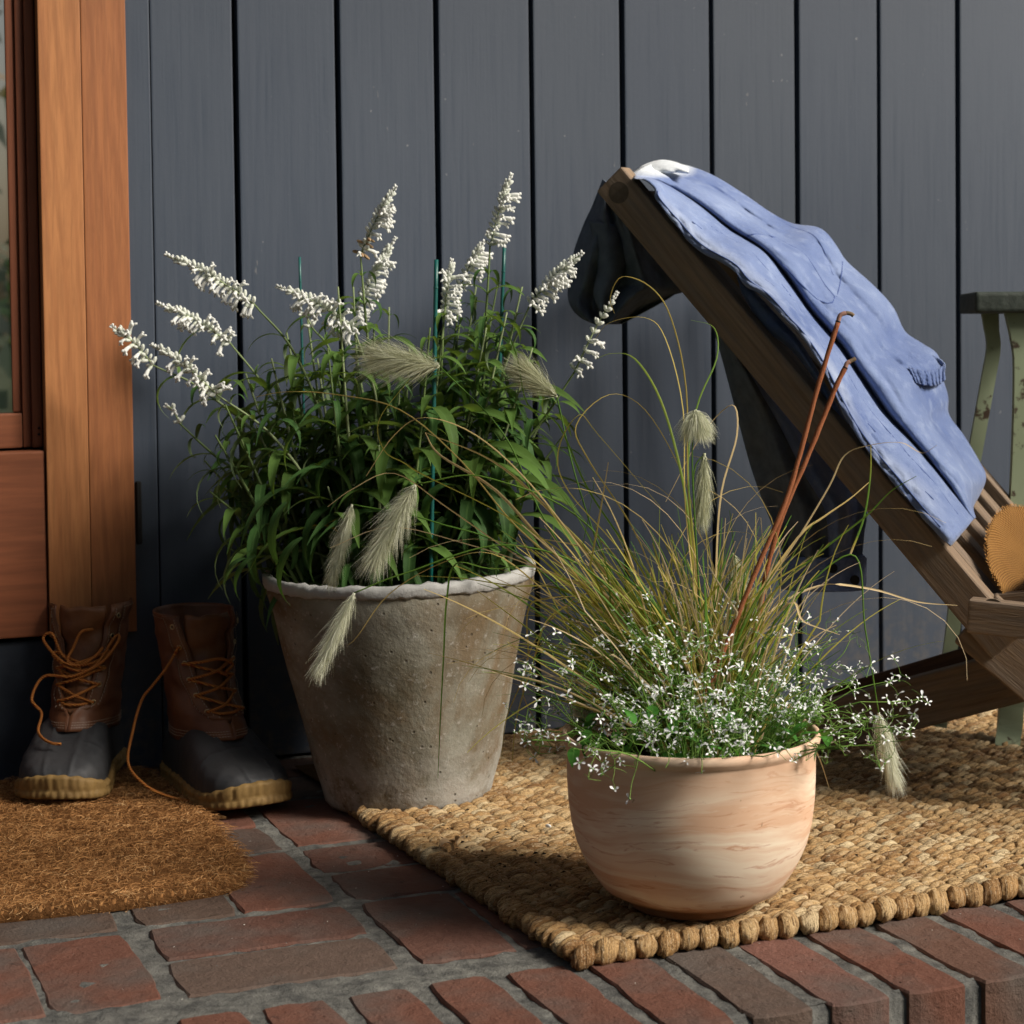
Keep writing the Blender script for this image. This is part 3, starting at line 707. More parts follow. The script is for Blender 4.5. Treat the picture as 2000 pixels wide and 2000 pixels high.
# terracotta bowl
TB=F(1351,1762,.019); td=depth(TB); k=td/FPX          # metres per photo pixel at the pot
TZ=z_axis(TB,1429)-TB.z
prof=[(0,.0),(118*k,0),(124*k,.003),(127*k,.009)]
for py,hw in ((1752,148),(1724,174),(1702,190),(1680,204),(1657,215),(1636,224),(1597,234),(1555,239),(1515,241)):
    prof.append((hw*k,None,py))
pr=[]
H=TZ
# heights follow the silhouette pixels on the axis plane
def hz(py): return z_axis(TB,py)-TB.z
for e in prof:
    if len(e)==3: pr.append((e[0]*1.0,max(hz(e[2]),.0125)))
    else: pr.append(e)
pr+=[(242*k,H-.012),(243*k,H-.010),(250*k,H-.0065),(252*k,H-.002),(250*k,H+.0015),(246*k,H+.003),(240*k,H+.001),(235*k,H-.006),(232*k,H-.03),(224*k,H-.06)]
mb=MB(); lathe(mb,pr,96)
tp=empty('terracotta_bowl',TB,label='pale marbled terracotta bowl planter standing on the jute rug in front',cat='planter')
mb.obj('body',M['terra'],tp,mw=Matrix.Translation(TB))
mb=MB(); vs=[];n_=40
SZ=H-.026
rings=12
vs=[(0,0,SZ)];fs=[]
for r_ in range(1,rings+1):
    for q in range(n_):
        a=2*math.pi*q/n_; rr=231*k*r_/rings; x=rr*math.cos(a);y=rr*math.sin(a)
        vs.append((x,y,SZ+.006*noise.noise(Vector((x*60,y*60,0)))+.004*noise.noise(Vector((x*160,y*160,2)))))
for q in range(n_): fs.append((0,1+q,1+(q+1)%n_))
for r_ in range(rings-1):
    for q in range(n_): fs.append((1+r_*n_+q,1+(r_+1)*n_+q,1+(r_+1)*n_+(q+1)%n_,1+r_*n_+(q+1)%n_))
mb.add(vs,fs)
rnd=random.Random(4)
so_=mb.obj('soil',M['soil'],None,mw=Matrix.Translation(TB)); tag(so_,'dark potting soil filling the terracotta bowl','soil',kind='stuff')
mb=MB()
for q in range(1500):
    a=rnd.uniform(0,6.28); r_=228*k*math.sqrt(rnd.random()); s=rnd.uniform(.0008,.0026); p=TB+Vector((r_*math.cos(a),r_*math.sin(a),SZ+.003))
    o3=[Vector((rnd.uniform(-1,1),rnd.uniform(-1,1),rnd.uniform(-.6,.8))).normalized()*s for _ in range(5)]
    mb.add([p+v for v in o3],[(0,1,2),(0,2,3),(0,3,4),(1,2,4),(2,3,4),(0,1,4)],mi=0 if q%9 else 1)
o=mb.obj('soil_crumbs',[M['soil'],M['perlite']],so_); o['kind']='stuff'
# concrete pot
CB=F(797,1556,.006); cdp=depth(CB); kc=cdp/FPX
cp=empty('concrete_pot',CB,label='tall tapered weathered concrete pot with pale chipped rim, behind the terracotta bowl',cat='planter')
tilt=Matrix.Rotation(R(-1.4),4,Vector((FW.x,FW.y,0)).normalized())
def hzc(py): return z_axis(CB,py)-CB.z
HC=hzc(1109)
pr=[(0,0),(155*kc,0),(163*kc,.006),(168*kc,.02)]
for f_ in (0.15,.3,.45,.6,.75,.9): pr.append(((170+(255-170)*f_)*kc,.012+(HC-.03)*f_))
pr+=[(258*kc,HC-.022),(257*kc,HC-.010)]
mb=MB(); lathe(mb,pr,96,wob=.003,seed=3); cm=Matrix.Translation(CB)@tilt
mb.obj('body',M['conc'],cp,mw=cm)
# rim: irregular pale lip with inside wall
mb=MB(); n_=120; rim=[(258.5,HC-.0135),(261.5,HC-.013),(264.0,HC-.010),(265,HC-.005),(265,HC),(258,HC+.002),(248,HC+.0015),(243,HC-.003),(240,HC-.02),(232,HC-.055),(222,HC-.10)]
vs=[];fs=[]
for j,(r_,z) in enumerate(rim):
    for q in range(n_):
        a=2*math.pi*q/n_; c_=Vector((math.cos(a)*5,math.sin(a)*5,j*.35)); c2=Vector((math.cos(a)*19,math.sin(a)*19,j*.3))
        rr=r_*kc+.0014*noise.noise(c_)+.0012*noise.noise(c2); zz=z+(.0016*noise.noise(c_+Vector((9,0,0)))+.0034*noise.noise(c2*1.4+Vector((4,0,0))))*(1 if j<8 else .3)
        vs.append((rr*math.cos(a),rr*math.sin(a),zz))
for j in range(len(rim)-1):
    for q in range(n_): fs.append((j*n_+q,j*n_+(q+1)%n_,(j+1)*n_+(q+1)%n_,(j+1)*n_+q))
mb.add(vs,fs); mb.obj('rim',M['concrim'],cp,mw=cm)
mb=MB(); vs=[(0,0,HC-.05)];fs=[]
for q in range(40): a=2*math.pi*q/40; vs.append((238*kc*math.cos(a),238*kc*math.sin(a),HC-.05))
for q in range(40): fs.append((0,1+q,1+(q+1)%40))
mb.add(vs,fs); tag(mb.obj('soil',M['soil'],None,mw=cm),'dark soil inside the tall concrete pot','soil',kind='stuff')
# ================================================================== CHAIR
d0,d1=2.60,2.42
def RP(px,py,t=None):
    """point on the near side plane of the chair"""
    u=(px-1190)/(1900-1190); return D(px,py,d0+(d1-d0)*u)
top=RP(1199,352); bot=RP(1893,1170)
chair=empty('wooden_deck_chair',(bot.x,bot.y,0),label='weathered teak folding deck chair with slatted back leaning beside the wall, shirt over it',cat='chair')
ax=(bot-top).normalized()
dh=Vector((ax.x,ax.y,0)).normalized(); wd=Vector((-dh.y,dh.x,0)); 
if wd.dot(FW)<0: wd=-wd
nrm=ax.cross(wd).normalized(); 
if nrm.z<0: nrm=-nrm           # normal of the reclined back, facing up
WID=.41; kr=2.5/FPX
rail_w=72*kr
board('side_rail',top-ax*.002,bot+ax*.07,nrm*rail_w*1.02,wd*.028,M['teak'],chair,.004,3)
board('side_rail',top+wd*WID+ax*.10,bot+wd*WID+ax*.5,nrm*rail_w*.8,wd*.028,M['teak'],chair,.004,3)
for i,f_ in enumerate((.14,.31,.48,.65,.82)):
    board('slat',top+wd*(WID*f_)+ax*.08+nrm*.002,bot+wd*(WID*f_)+ax*.35+nrm*.004,wd*.030,nrm*.024,M['teak'],chair,.008,3)
board('crossbar',top+ax*.03-wd*.0+wd*.014-nrm*.012,top+ax*.03+wd*(WID-.03)-nrm*.012,ax*.04,nrm*.02,M['teak'],chair)
def disc(name,c,ax_,r,th,mat,parent):
    mb=MB(); a=ax_.normalized(); tube(mb,[c-a*th/2,c+a*th/2],r,24); mb_o=mb.obj(name,mat,parent,smooth=False); return mb_o
pf=-wd*.0142
disc('dowel_plug',RP(1217,377)+pf*.0-wd*.0138,wd,22*kr,.0012,M['teakend'],chair)
# groove round the plug
# arm block at the joint, in front of the rail
A0=D(1893,1200,2.372); A1=D(2090,1222,2.33)
ad=(A1-A0).normalized(); board('arm',A0,A1,Vector((0,0,1))*66*2.37/FPX,wd*.026,M['teak'],chair,.004,3)
disc('dowel_plug',D(1944,1190,2.365)-wd*.0128,wd,24*2.36/FPX,.0012,M['teakend'],chair)
# front leg going down to the right, rear leg sloping down to the left behind
L0=D(1905,1205,2.43);L1=D(2130,1395,2.40); board('leg',L0,L1,Vector((0,0,1))*.075,wd*.026,M['teak'],chair,.004,3)
B0=D(2040,1305,2.60); B1=F(1560,1464,.02); B1=B1+Vector((0,0,.022))
board('rear_leg',B1+(B1-B0).normalized()*.02,B0,Vector((0,0,1))*.066,wd*.026,M['teak'],chair,.005,3)
T0=D(1960,1262,2.66); T1=D(1560,1380,2.86); board('brace',T0,T1,Vector((0,0,1))*.026,wd*.03,M['teakdark'],chair,.004,2)
K0=D(1770,1160,2.47); K1=D(1960,1275,2.45); 
SB=bot+ax*.03; SE=SB+dh*.46+Vector((0,0,.07))
sdir2=(SE-SB).normalized()
for f_ in (0,1): board('seat_rail',SB+wd*(WID*f_*.9+.03),SE+wd*(WID*f_*.9+.03),Vector((0,0,1))*.05,wd*.024,M['teak'],chair,.004,2)
for i in range(7):
    c=SB.lerp(SE,(i+1)/7.5)+Vector((0,0,.03)); board('slat',c+wd*.02,c+wd*(WID*.95),dh*.045,Vector((0,0,1))*.016,M['teak'],chair,.005,2)
for f_ in (.02,.98):
    c=SE+wd*(WID*f_); board('leg',Vector((c.x+.03,c.y,.022)),c+Vector((0,0,.03)),dh*.045,wd*.026,M['teak'],chair,.004,2)
# ================================================================== GREEN METAL STAND (right edge)
gs=empty('green_metal_stand',D(1960,1470,2.83),label='chipped green painted metal stand with dark top behind the deck chair, at right edge',cat='stand')
dd=2.86
def flatbar(name,pts,w_,th,mat,parent):
    mb=MB(); P=spline(pts,5); side=RT; vs=[];fs=[]
    for i,p in enumerate(P):
        t_=(P[min(i+1,len(P)-1)]-P[max(i-1,0)]).normalized(); s=(side-t_*side.dot(t_)).normalized(); nn=t_.cross(s)
        ww=w_(i/(len(P)-1)) if callable(w_) else w_
        for a,b in ((-1,-1),(-.8,-1.35),(.8,-1.35),(1,-1),(1,1),(-1,1)): vs.append(p+s*a*ww/2+nn*b*th/2)
    N=6
    for i in range(len(P)-1):
        for q in range(N): fs.append((i*N+q,i*N+(q+1)%N,(i+1)*N+(q+1)%N,(i+1)*N+q))
    fs+=[tuple(range(N)),tuple((len(P)-1)*N+q for q in range(N))]
    mb.add(vs,fs); return mb.obj(name,mat,parent,smooth=False)
kk=dd/FPX
flatbar('leg',[D(1933,606,dd),D(1936,640,dd),D(1940,680,dd),D(1930,740,dd),D(1905,880,dd),D(1884,1000,dd),D(1862,1220,dd),D(1845,1340,dd-.01),D(1835,1420,dd-.02)],lambda t:30*kk*(1.15-.25*min(1,t*6)) ,.007,M['greenm'],gs)
flatbar('leg',[D(1985,606,dd-.05),D(1997,660,dd-.05),D(2003,720,dd-.05),D(1999,900,dd-.05),D(1988,1100,dd-.05),D(1975,1380,dd-.05),F(1966,1465,.01)],lambda t:46*kk,.012,M['greenm'],gs)
mb=MB(); c=D(1990,592,dd-.03); bbox(mb,c,RT*100*kk*1.0,UPV*20*kk,FW*.05,.006,seg=3); mb.v=[tuple(Vector(v)+Vector((0,0,.0018*noise.noise(Vector(v)*60)))) for v in mb.v]
mb.obj('top_plate',M['darkgreen'],gs)
# ================================================================== STRAW HAT
mb=MB(); hr=.135; prof=[]
for i in range(25):
    t_=i/24; r_=hr*t_
    z= .052 if r_<.035 else (.052-.049*min(1,(r_-.035)/.03)**1.4 if r_<.066 else .003+.012*((r_-.066)/(hr-.066))**2)
    if r_<.03: z-=.018*(1-(r_/.03)**2)
    prof.append((r_,z))
n_=120; vs=[];fs=[]
for (r_,z) in prof:
    for q in range(n_):
        a=2*math.pi*q/n_; w_=.006*math.sin(3*a+1)*(r_/hr)**3+.0012*math.sin(17*a)*(r_/hr)**6
        rr=r_+(.0016*noise.noise(Vector((math.cos(a)*22,math.sin(a)*22,3))) if r_>hr*.97 else 0)
        vs.append((rr*math.cos(a),rr*math.sin(a),z+w_))
for j in range(len(prof)-1):
    for q in range(n_): fs.append((j*n_+q,j*n_+(q+1)%n_,(j+1)*n_+(q+1)%n_,(j+1)*n_+q))
mb.add(vs,fs)
hc=D(2084,1178,2.52)
hz_=(nrm*.75+Vector((0,0,1))*.25-FW*.32+RT*.10).normalized(); hx=RT-hz_*RT.dot(hz_); hx.normalize(); hy=hz_.cross(hx)
hm=Matrix((hx,hy,hz_)).transposed().to_4x4(); hm.translation=hc
hat=empty('straw_hat',hc,label='woven golden straw hat with frayed brim resting on the chair slats',cat='hat')
o=mb.obj('crown_and_brim',M['straw'],hat,mw=hm); solid(o,.0018)
mb=MB(); rnd=random.Random(8)
for q in range(420):
    a=2*math.pi*q/420+rnd.uniform(-.01,.01); p=Vector((hr*.985*math.cos(a),hr*.985*math.sin(a),.015+.006*math.sin(3*a+1))); e=Vector((math.cos(a),math.sin(a),0)); L=rnd.uniform(.003,.007)
    ribbon(mb,[hm@p,hm@(p+e*L*.6+Vector((0,0,rnd.uniform(-.0015,.001)))),hm@(p+e*L+Vector((-e.y,e.x,0))*rnd.uniform(-.002,.002))],.0011,(hm.to_3x3()@Vector((-e.y,e.x,0))),tint=rnd.uniform(.5,.95))
o=mb.obj('frayed_edge',M['straw'],hat); o['kind']='stuff'
# ================================================================== BOOTS
def make_boot(label,origin,ang,flip,lacepaths):
    bt=empty('work_boot',origin,label=label,cat='boot',group='pair of laced leather and rubber work boots')
    BMx=Matrix.Translation(origin)@Matrix.Rotation(ang,4,'Z')@Matrix.Diagonal((.87,.87*flip,.88,1))
    L=.285
    def fw(s): return lerpl([(0,.014),(.03,.030),(.1,.040),(.25,.044),(.4,.047),(.55,.055),(.7,.062),(.8,.063),(.88,.057),(.94,.045),(.98,.027),(1,.005)],s)
    def cyy(s): return .006*math.sin(s*math.pi)-.004*s
    # sole: outline with chain tread bumps
    S=[0,.01,.03,.06]+[.1+.05*i for i in range(15)]+[.85,.88,.91,.94,.96,.98,.99,1]
    out=[]
    for s in S: out.append((s,fw(s)+.0035,1))
    full=[(s,w_) for s,w_,_ in out]+[(s,-w_) for s,w_,_ in out[::-1]]
    dense=[]
    K=len(full)
    for i in range(K):
        a=full[i];b=full[(i+1)%K]; pa=Vector((a[0]*L-.005*0,cyy(a[0])+a[1],0)); pb=Vector((b[0]*L,cyy(b[0])+b[1],0)); m_=max(1,int((pb-pa).length/.0022))
        for q in range(m_): dense.append(pa.lerp(pb,q/m_))
    mb=MB(); zs=[0,.002,.005,.0085,.0105,.0135,.017,.0198,.0222]; K=len(dense); vs=[];fs=[]; acc=0
    cen=Vector((L*.5,0,0))
    for li,z in enumerate(zs):
        acc=0
        for i,p in enumerate(dense):
            acc+=(dense[i]-dense[i-1]).length if i else 0
            nrm_=(dense[(i+1)%K]-dense[i-1]); nrm_=Vector((nrm_.y,-nrm_.x,0)).normalized()
            if nrm_.dot(p-cen)<0: nrm_=-nrm_
            row=0 if z<.0105 else 1
            ph=acc/.0105*math.pi+(math.pi/2 if row else 0)
            zc=(z-(.005 if row==0 else .0160))/.0055
            b_=.0024*abs(math.sin(ph))**.5*max(0,1-zc*zc)**.5 if abs(zc)<1 else 0
            b_+=0.0018*noise.noise(p*110+Vector((0,0,z*200)))
            toe=max(0,(p.x/L-.82)/.18); lift=.006*toe*toe
            ins=-.004 if li==0 else (0 if li<len(zs)-1 else -.0035)
            up=.012*toe if (li>=6) else .004*toe*(li/6)
            vs.append(p+nrm_*(b_+ins)+Vector((0,0,z+lift+up+.0007*math.sin(ph)*(li>5))))
    for l in range(len(zs)-1):
        for i in range(K): fs.append((l*K+i,l*K+(i+1)%K,(l+1)*K+(i+1)%K,(l+1)*K+i))
    fs.append(tuple(range(K))[::-1]); fs.append(tuple((len(zs)-1)*K+i for i in range(K)))
    mb.add(vs,fs); mb.obj('sole',M['gum'],bt,mw=BMx)
    # rubber foot
    def fh(s): return lerpl([(0,.066),(.05,.072),(.2,.076),(.38,.084),(.5,.096),(.58,.094),(.64,.085),(.72,.073),(.8,.064),(.88,.057),(.94,.048),(.98,.036),(1,.022)],s)
    mb=MB(); vs=[];fs=[];NS=90;NA=60
    for i in range(NS+1):
        s=1-(1-i/NS)**1.25 if True else i/NS
        s=i/NS
        w_=fw(s); h=fh(s)-.015; ex=lerpl([(0,.45),(.45,.40),(.60,.50),(.8,.60),(1,.62)],s)
        for q in range(NA+1):
            a=math.pi*q/NA; c_=math.cos(a); sn=math.sin(a)
            y=w_*(abs(c_)**(ex)*(1 if c_>0 else -1)); z=.015+h*(sn**ex)
            # seams raised on the toe cap
            rid=0
            for ys in (-.026,-.004,.020):
                rid+=.0026*math.exp(-((y-ys*(1.1-.3*s))/.0022)**2)*(1 if s>.52 else 0)
            rid+=.0020*math.exp(-((s-.74)/.007)**2)
            wr=.0012*noise.noise(Vector((s*14,y*90,z*60)))
            zz=z+rid+wr
            toe=max(0,(s-.82)/.18); vs.append(Vector((s*L,cyy(s)+y*(1+rid*8),zz+.006*toe*toe)))
    for i in range(NS):
        for q in range(NA): fs.append((i*(NA+1)+q,i*(NA+1)+q+1,(i+1)*(NA+1)+q+1,(i+1)*(NA+1)+q))
    mb.add(vs,fs); mb.obj('rubber_foot',M['rubber'],bt,mw=BMx)
    # leather shaft rings : z, cx, rx, ry, open half angle, tilt
    RG=[(.070,.104,.094,.0455,0),(.082,.101,.091,.0465,0),(.094,.098,.087,.0470,0),(.106,.093,.082,.0475,.05),(.112,.090,.078,.0475,.28),(.126,.083,.070,.0475,.40),(.142,.075,.063,.048,.46),(.160,.068,.059,.0485,.50),(.180,.063,.058,.050,.55),(.200,.060,.059,.0525,.62),(.220,.058,.061,.055,.70),(.240,.056,.064,.0575,.80),(.248,.056,.065,.058,.84)]
    def ringp(z,a,off=0):
        for A,B in zip(RG,RG[1:]):
            if z<=B[0] or B is RG[-1]:
                t_=(z-A[0])/(B[0]-A[0]); v=[A[i]+(B[i]-A[i])*t_ for i in range(5)]; break
        cx,rx,ry,op=v[1:5]
        ex=.9
        x=cx+(rx+off)*math.cos(a); y=(ry+off)*math.sin(a)
        # front of lower rings rises with the instep
        zz=z+ .012*max(0,math.cos(a))*max(0,(.12-z)/.05) -.006*max(0,-math.cos(a))*max(0,(.11-z)/.05)
        wr=.0050*noise.noise(Vector((x*26,y*26,z*48)))*(1 if z>.1 else .3)+.0016*noise.noise(Vector((x*60,y*60,z*90)))
        return Vector((x+wr,y+wr*(1 if y>0 else -1),zz)),op
    mb=MB(); vs=[];fs=[];NA=56; zs=[.070+.178*i/34 for i in range(35)]
    for z in zs:
        _,op=ringp(z,0)
        for q in range(NA+1):
            a=op+(2*math.pi-2*op)*q/NA; p,_=ringp(z,a)
            if q in(0,NA): p+=Vector((.002,0,0))
            vs.append(p)
    for i in range(len(zs)-1):
        for q in range(NA):
            fs.append((i*(NA+1)+q,i*(NA+1)+q+1,(i+1)*(NA+1)+q+1,(i+1)*(NA+1)+q))
    mb.add(vs,fs); o=mb.obj('leather_shaft',M['leather2'],bt,mw=BMx); solid(o,.0026)
    # tongue
    mb=MB(); vs=[];fs=[];NQ=16; zt=[.098+.150*i/20 for i in range(21)]
    for z in zt:
        for q in range(NQ+1):
            a=-.72+1.44*q/NQ; p,_=ringp(z,a,-.006-.002*abs(a)); p=p+Vector((.004*(z-.1)/.15,0,.004*noise.noise(Vector((q*.3,z*40,1))))); vs.append(p)
    for i in range(20):
        for q in range(NQ): fs.append((i*(NQ+1)+q,i*(NQ+1)+q+1,(i+1)*(NQ+1)+q+1,(i+1)*(NQ+1)+q))
    mb.add(vs,fs); o=mb.obj('tongue',M['leather'],bt,mw=BMx); solid(o,.0025)
    # eyestay strips along the opening + eyelets
    EY=[.116,.137,.158,.180,.203,.232]
    for sg in (1,-1):
        mb=MB(); vs=[];fs=[]; zs2=[.104+.143*i/22 for i in range(23)]
        for z in zs2:
            _,op=ringp(z,0)
            for q in range(6):
                a=sg*(op+.02+.40*q/5); p,_=ringp(z,a,.0022); vs.append(p)
        for i in range(22):
            for q in range(5): fs.append((i*6+q,i*6+q+1,(i+1)*6+q+1,(i+1)*6+q))
        mb.add(vs,fs); o=mb.obj('eyelet_strip',M['leather'],bt,mw=BMx); solid(o,.002,1)
        for z in EY:
            _,op=ringp(z,0); a=sg*(op+.20); p,_=ringp(z,a,.0048); q_,_=ringp(z,a,.0148); nn=(q_-p); nn.z=0; nn.normalize()
            t1=Vector((-nn.y,nn.x,0)); t2=nn.cross(t1); mb=MB(); P=[p+t1*.0033*math.cos(w_*.5236)+t2*.0033*math.sin(w_*.5236) for w_ in range(13)]
            tube(mb,P,.0009,6,cap=False); o=mb.obj('eyelet',M['brass'],bt,mw=BMx)
            mb=MB(); tube(mb,[p-nn*.001,p-nn*.0004],.0027,10); mb.obj('eyelet_hole',M['black'],bt,mw=BMx)
    # stitching
    mb=MB()
    for row in range(3):
        for q in range(70):
            a=-2.6+5.2*q/70; z=.0765+row*.0042; p,_=ringp(z,a,.0016); p2,_=ringp(z,a+.045,.0016)
            tube(mb,[p,p2],.00045,4)
    for sg in (1,-1):
        for colm,(o1) in enumerate((.07,.37)):
            for q in range(38):
                z=.108+.136*q/38; _,op=ringp(z,0); a=sg*(op+o1+.02); p,_=ringp(z,a,.0052); p2,_=ringp(z+.0024,a,.0052); tube(mb,[p,p2],.0004,4)
    for q in range(80):
        a=1.2+3.9*q/80; p,_=ringp(.242,a,.0016);p2,_=ringp(.242,a+.028,.0016); tube(mb,[p,p2],.0004,4)
    o=mb.obj('stitching',M['thread'],bt,mw=BMx); o['kind']='stuff'
    # laces
    def E(sg,i,off=.007):
        z=EY[i]; _,op=ringp(z,0); return ringp(z,sg*(op+.20),off)[0]
    def C(z,off=.006,a=0): return ringp(z,a,off)[0]
    def lace(pts):
        mb=MB(); tube(mb,spline(pts,8),.0021,8); mb.obj('lace',M['lace'],bt,mw=BMx)
    lace([E(1,0,.003),C(.114,.004,.15),C(.114,.004,-.15),E(-1,0,.003)])
    for i in range(0,3):
        for sg in (1,-1):
            lace([E(sg,i,.003),E(sg,i,.009)+Vector((.002,-sg*.004,.002)),C((EY[i]+EY[i+1])/2,.007+.003*(sg>0),.0),E(-sg,i+1,.009)+Vector((0,sg*.004,0)),E(-sg,i+1,.002)])
    for pth in lacepaths(E,C,L): lace(pth)
    return bt,BMx
def lp1(E,C,L):
    return [[E(1,3,.003),E(1,3,.014),C(.176,.02,.5),C(.160,.016,.1),C(.165,.02,-.4),E(-1,4,.012),C(.198,.026,-.8),C(.17,.022,-.5),C(.152,.018,.1),C(.15,.03,.7),C(.12,.035,.9),Vector((.155,.050,.10)),Vector((.19,.045,.083)),Vector((.22,.03,.078)),Vector((.235,.012,.074)),Vector((.238,-.002,.0735))],
            [E(-1,3,.003),E(-1,3,.012),C(.168,.014,-.3),C(.170,.018,.25),C(.20,.03,.75),C(.21,.02,.6),C(.18,.012,.4),C(.166,.014,.0),C(.178,.016,-.35),C(.19,.02,-.55)],
            [C(.16,.012,-.1),C(.172,.014,.2),C(.19,.008,.15),C(.212,.004,.0),C(.215,.003,-.35)],
            [E(1,2,.003),C(.150,.012,.3),C(.153,.011,-.2),E(-1,2,.008),E(-1,2,.003)]]
def lp2(E,C,L):
    # flip=-1: +y is the left side (towards the camera's left)
    return [[E(1,4,.003),E(1,4,.010),C(.190,.010,1.0),C(.172,.018,1.15),C(.150,.035,1.35),C(.13,.05,1.5),Vector((.10,.115,.09)),Vector((.12,.13,.05)),Vector((.15,.118,.025)),Vector((.17,.098,.012)),Vector((.19,.078,.006)),Vector((.205,.062,.004))],
            [E(1,3,.003),E(1,3,.010),C(.184,.012,.3),C(.186,.012,-.1),C(.175,.010,-.5),C(.165,.010,-.3)],
            [E(-1,3,.003),C(.170,.010,-.1),C(.160,.010,-.4)]]
to=F(100,1572,.018)
a1=R(-115); o1=to-Vector((math.cos(a1),math.sin(a1),0))*.248; o1.z=.0185
b1,_=make_boot('left work boot facing the camera, lace trailing over its charcoal rubber toe',o1,a1,-1,lp1)
to2=F(510,1584,.012); a2=R(-80); o2=to2-Vector((math.cos(a2),math.sin(a2),0))*.248; o2.z=.0125
b2,_=make_boot('right work boot turned sideways in shadow next to the concrete pot',o2,a2,-1,lp2)
# ================================================================== BLUE SHIRT
random.seed(31)
def dch(px): return d0+(d1-d0)*(px-1190)/710.0
def pl(pts,n,sm=True):
    P=spline([Vector((a,b,0)) for a,b in pts],8) if sm else [Vector((a,b,0)) for a,b in pts]
    cum=[0]
    for a,b in zip(P,P[1:]): cum.append(cum[-1]+(b-a).length)
    out=[];j=0
    for i in range(n+1):
        s=cum[-1]*i/n
        while j<len(P)-2 and cum[j+1]<s: j+=1
        t=(s-cum[j])/max(1e-9,cum[j+1]-cum[j]); out.append(P[j].lerp(P[j+1],min(1,max(0,t))))
    return out
NU=150
Lc=pl([(1236,350),(1262,352),(1281,370),(1283,390),(1319,438),(1361,485),(1426,522),(1454,555),(1496,583),(1538,627),(1566,656),(1603,713),(1636,783),(1662,832),(1701,890),(1752,951),(1799,1007),(1855,1067)],NU)
Sc=pl([(1240,346),(1290,358),(1361,401),(1426,452),(1487,490),(1529,541),(1580,615),(1636,681),(1673,736),(1720,806),(1775,862),(1827,923),(1864,969),(1901,1014)],NU)
Uc=pl([(1236,345),(1258,328),(1290,317),(1322,321),(1361,331),(1403,350),(1454,382),(1505,417),(1547,438),(1594,445),(1615,458),(1635,485),(1654,513),(1705,559),(1743,601),(1766,648),(1800,672),(1827,690),(1838,715),(1840,740),(1850,775),(1852,811),(1882,853),(1910,900),(1924,932),(1912,965),(1899,990),(1904,1012)],NU)
def g(x,c,w_): return math.exp(-((x-c)/w_)**2)
def sh(u,v):
    i=min(NU-1,int(u*NU)); t=u*NU-i
    L=Lc[i].lerp(Lc[i+1],t);S=Sc[i].lerp(Sc[i+1],t);U=Uc[i].lerp(Uc[i+1],t)
    p=L.lerp(S,v/.4) if v<.4 else S.lerp(U,(v-.4)/.6)
    end=min(1,u/.06)*min(1,(1-u)/.015+.25)
    dep=dch(p.x)-.026 + .24*v**1.25*min(1,u/.1+.2)
    dep-=.010*math.exp(-((v-.18)/.16)**4)*end
    dep+=.040*g(v,.435,.030)*min(1,u/.12)
    dep-=.026*math.exp(-((v-.62)/.16)**4)*min(1,u/.2)
    def cr(vc,w_,a): return a*math.exp(-abs(v-vc)/w_)
    dep+=cr(.77+.05*math.sin(u*9),.022,.015)*(g(u,.25,.15)+g(u,.62,.2)+.1)
    dep+=cr(.56+.10*(u-.5)+.02*math.sin(u*14),.016,.006)*g(u,.62,.22)
    dep+=cr(.66-.12*(u-.4)+.015*math.sin(u*17),.014,.007)*g(u,.33,.16)
    dep+=cr(.90-.35*(u-.3),.014,.008)*g(u,.40,.10)+cr(.5+.9*(u-.86),.014,.007)*g(u,.90,.06)
    dep-=.022*g(v,.88,.07)*g(u,.5,.09)
    n1=noise.noise(Vector((u*6,v*4.5+u*3,1))); n2=noise.noise(Vector((u*14+v*4,v*16-u*5,5))); n3=noise.noise(Vector((u*60,v*26,9)))
    n4=noise.noise(Vector((u*26+v*9,v*14-u*10,3)))
    dep-=(.0055*n1+.0045*(.35-abs(n2))+.0014*(1-abs(n4)*2.5)*(.4+g(v,.12,.2))+.0005*n3)*end
    # puckers along the placket seam and hem
    dep-=.0016*math.sin(u*230+3*math.sin(u*31))*g(v,.30,.05)
    dep-=.0012*math.sin(u*170+2*math.sin(u*23))*g(v,.05,.05)
    return D(p.x,p.y,dep),p
shirt=empty('work_shirt',D(1560,640,2.55),label='faded blue cotton work shirt draped over the back of the deck chair',cat='shirt')
NV=64; mb=MB(); vs=[];fs=[];tt=[]
for i in range(NU+1):
    for j in range(NV+1):
        P,p=sh(i/NU,j/NV); vs.append(P)
        wh=max(0,1-((p.x-1290)/75)**2)*max(0,1-((p.y-318)/34)**2)
        tt.append(.5+.48*min(1,wh*1.6)-.10*g(j/NV,.43,.05)+.1*g(j/NV,.10,.12)+.08*noise.noise(Vector((i*.05,j*.1,2))))
for i in range(NU):
    for j in range(NV): fs.append((i*(NV+1)+j,i*(NV+1)+j+1,(i+1)*(NV+1)+j+1,(i+1)*(NV+1)+j))
mb.add(vs,fs); mb.t=tt; o=mb.obj('body',M['denim'],shirt); solid(o,.0016,-1)
def online(name,uv,rad,mat,n=5,off=.0026,parent=shirt):
    uv=[(a[0]+(b[0]-a[0])*k_/6,a[1]+(b[1]-a[1])*k_/6) for a,b in zip(uv,uv[1:]) for k_ in range(6)]+[uv[-1]] if len(uv)<20 else uv
    P=[sh(*q)[0] for q in uv]; P=[p-(p-CAM).normalized()*off for p in P]; mb=MB(); tube(mb,P,rad,n); return mb.obj(name,mat,parent)
online('placket_hem',[(.02+.96*i/120,.012) for i in range(121)],.0010,M['hem'],6,.0003)
online('placket_seam',[(.05+.92*i/120,.31+.01*math.sin(i*.3)) for i in range(121)],.0010,M['seam'])
online('hem_seam',[(.06+.9*i/120,.07) for i in range(121)],.0009,M['seam'])
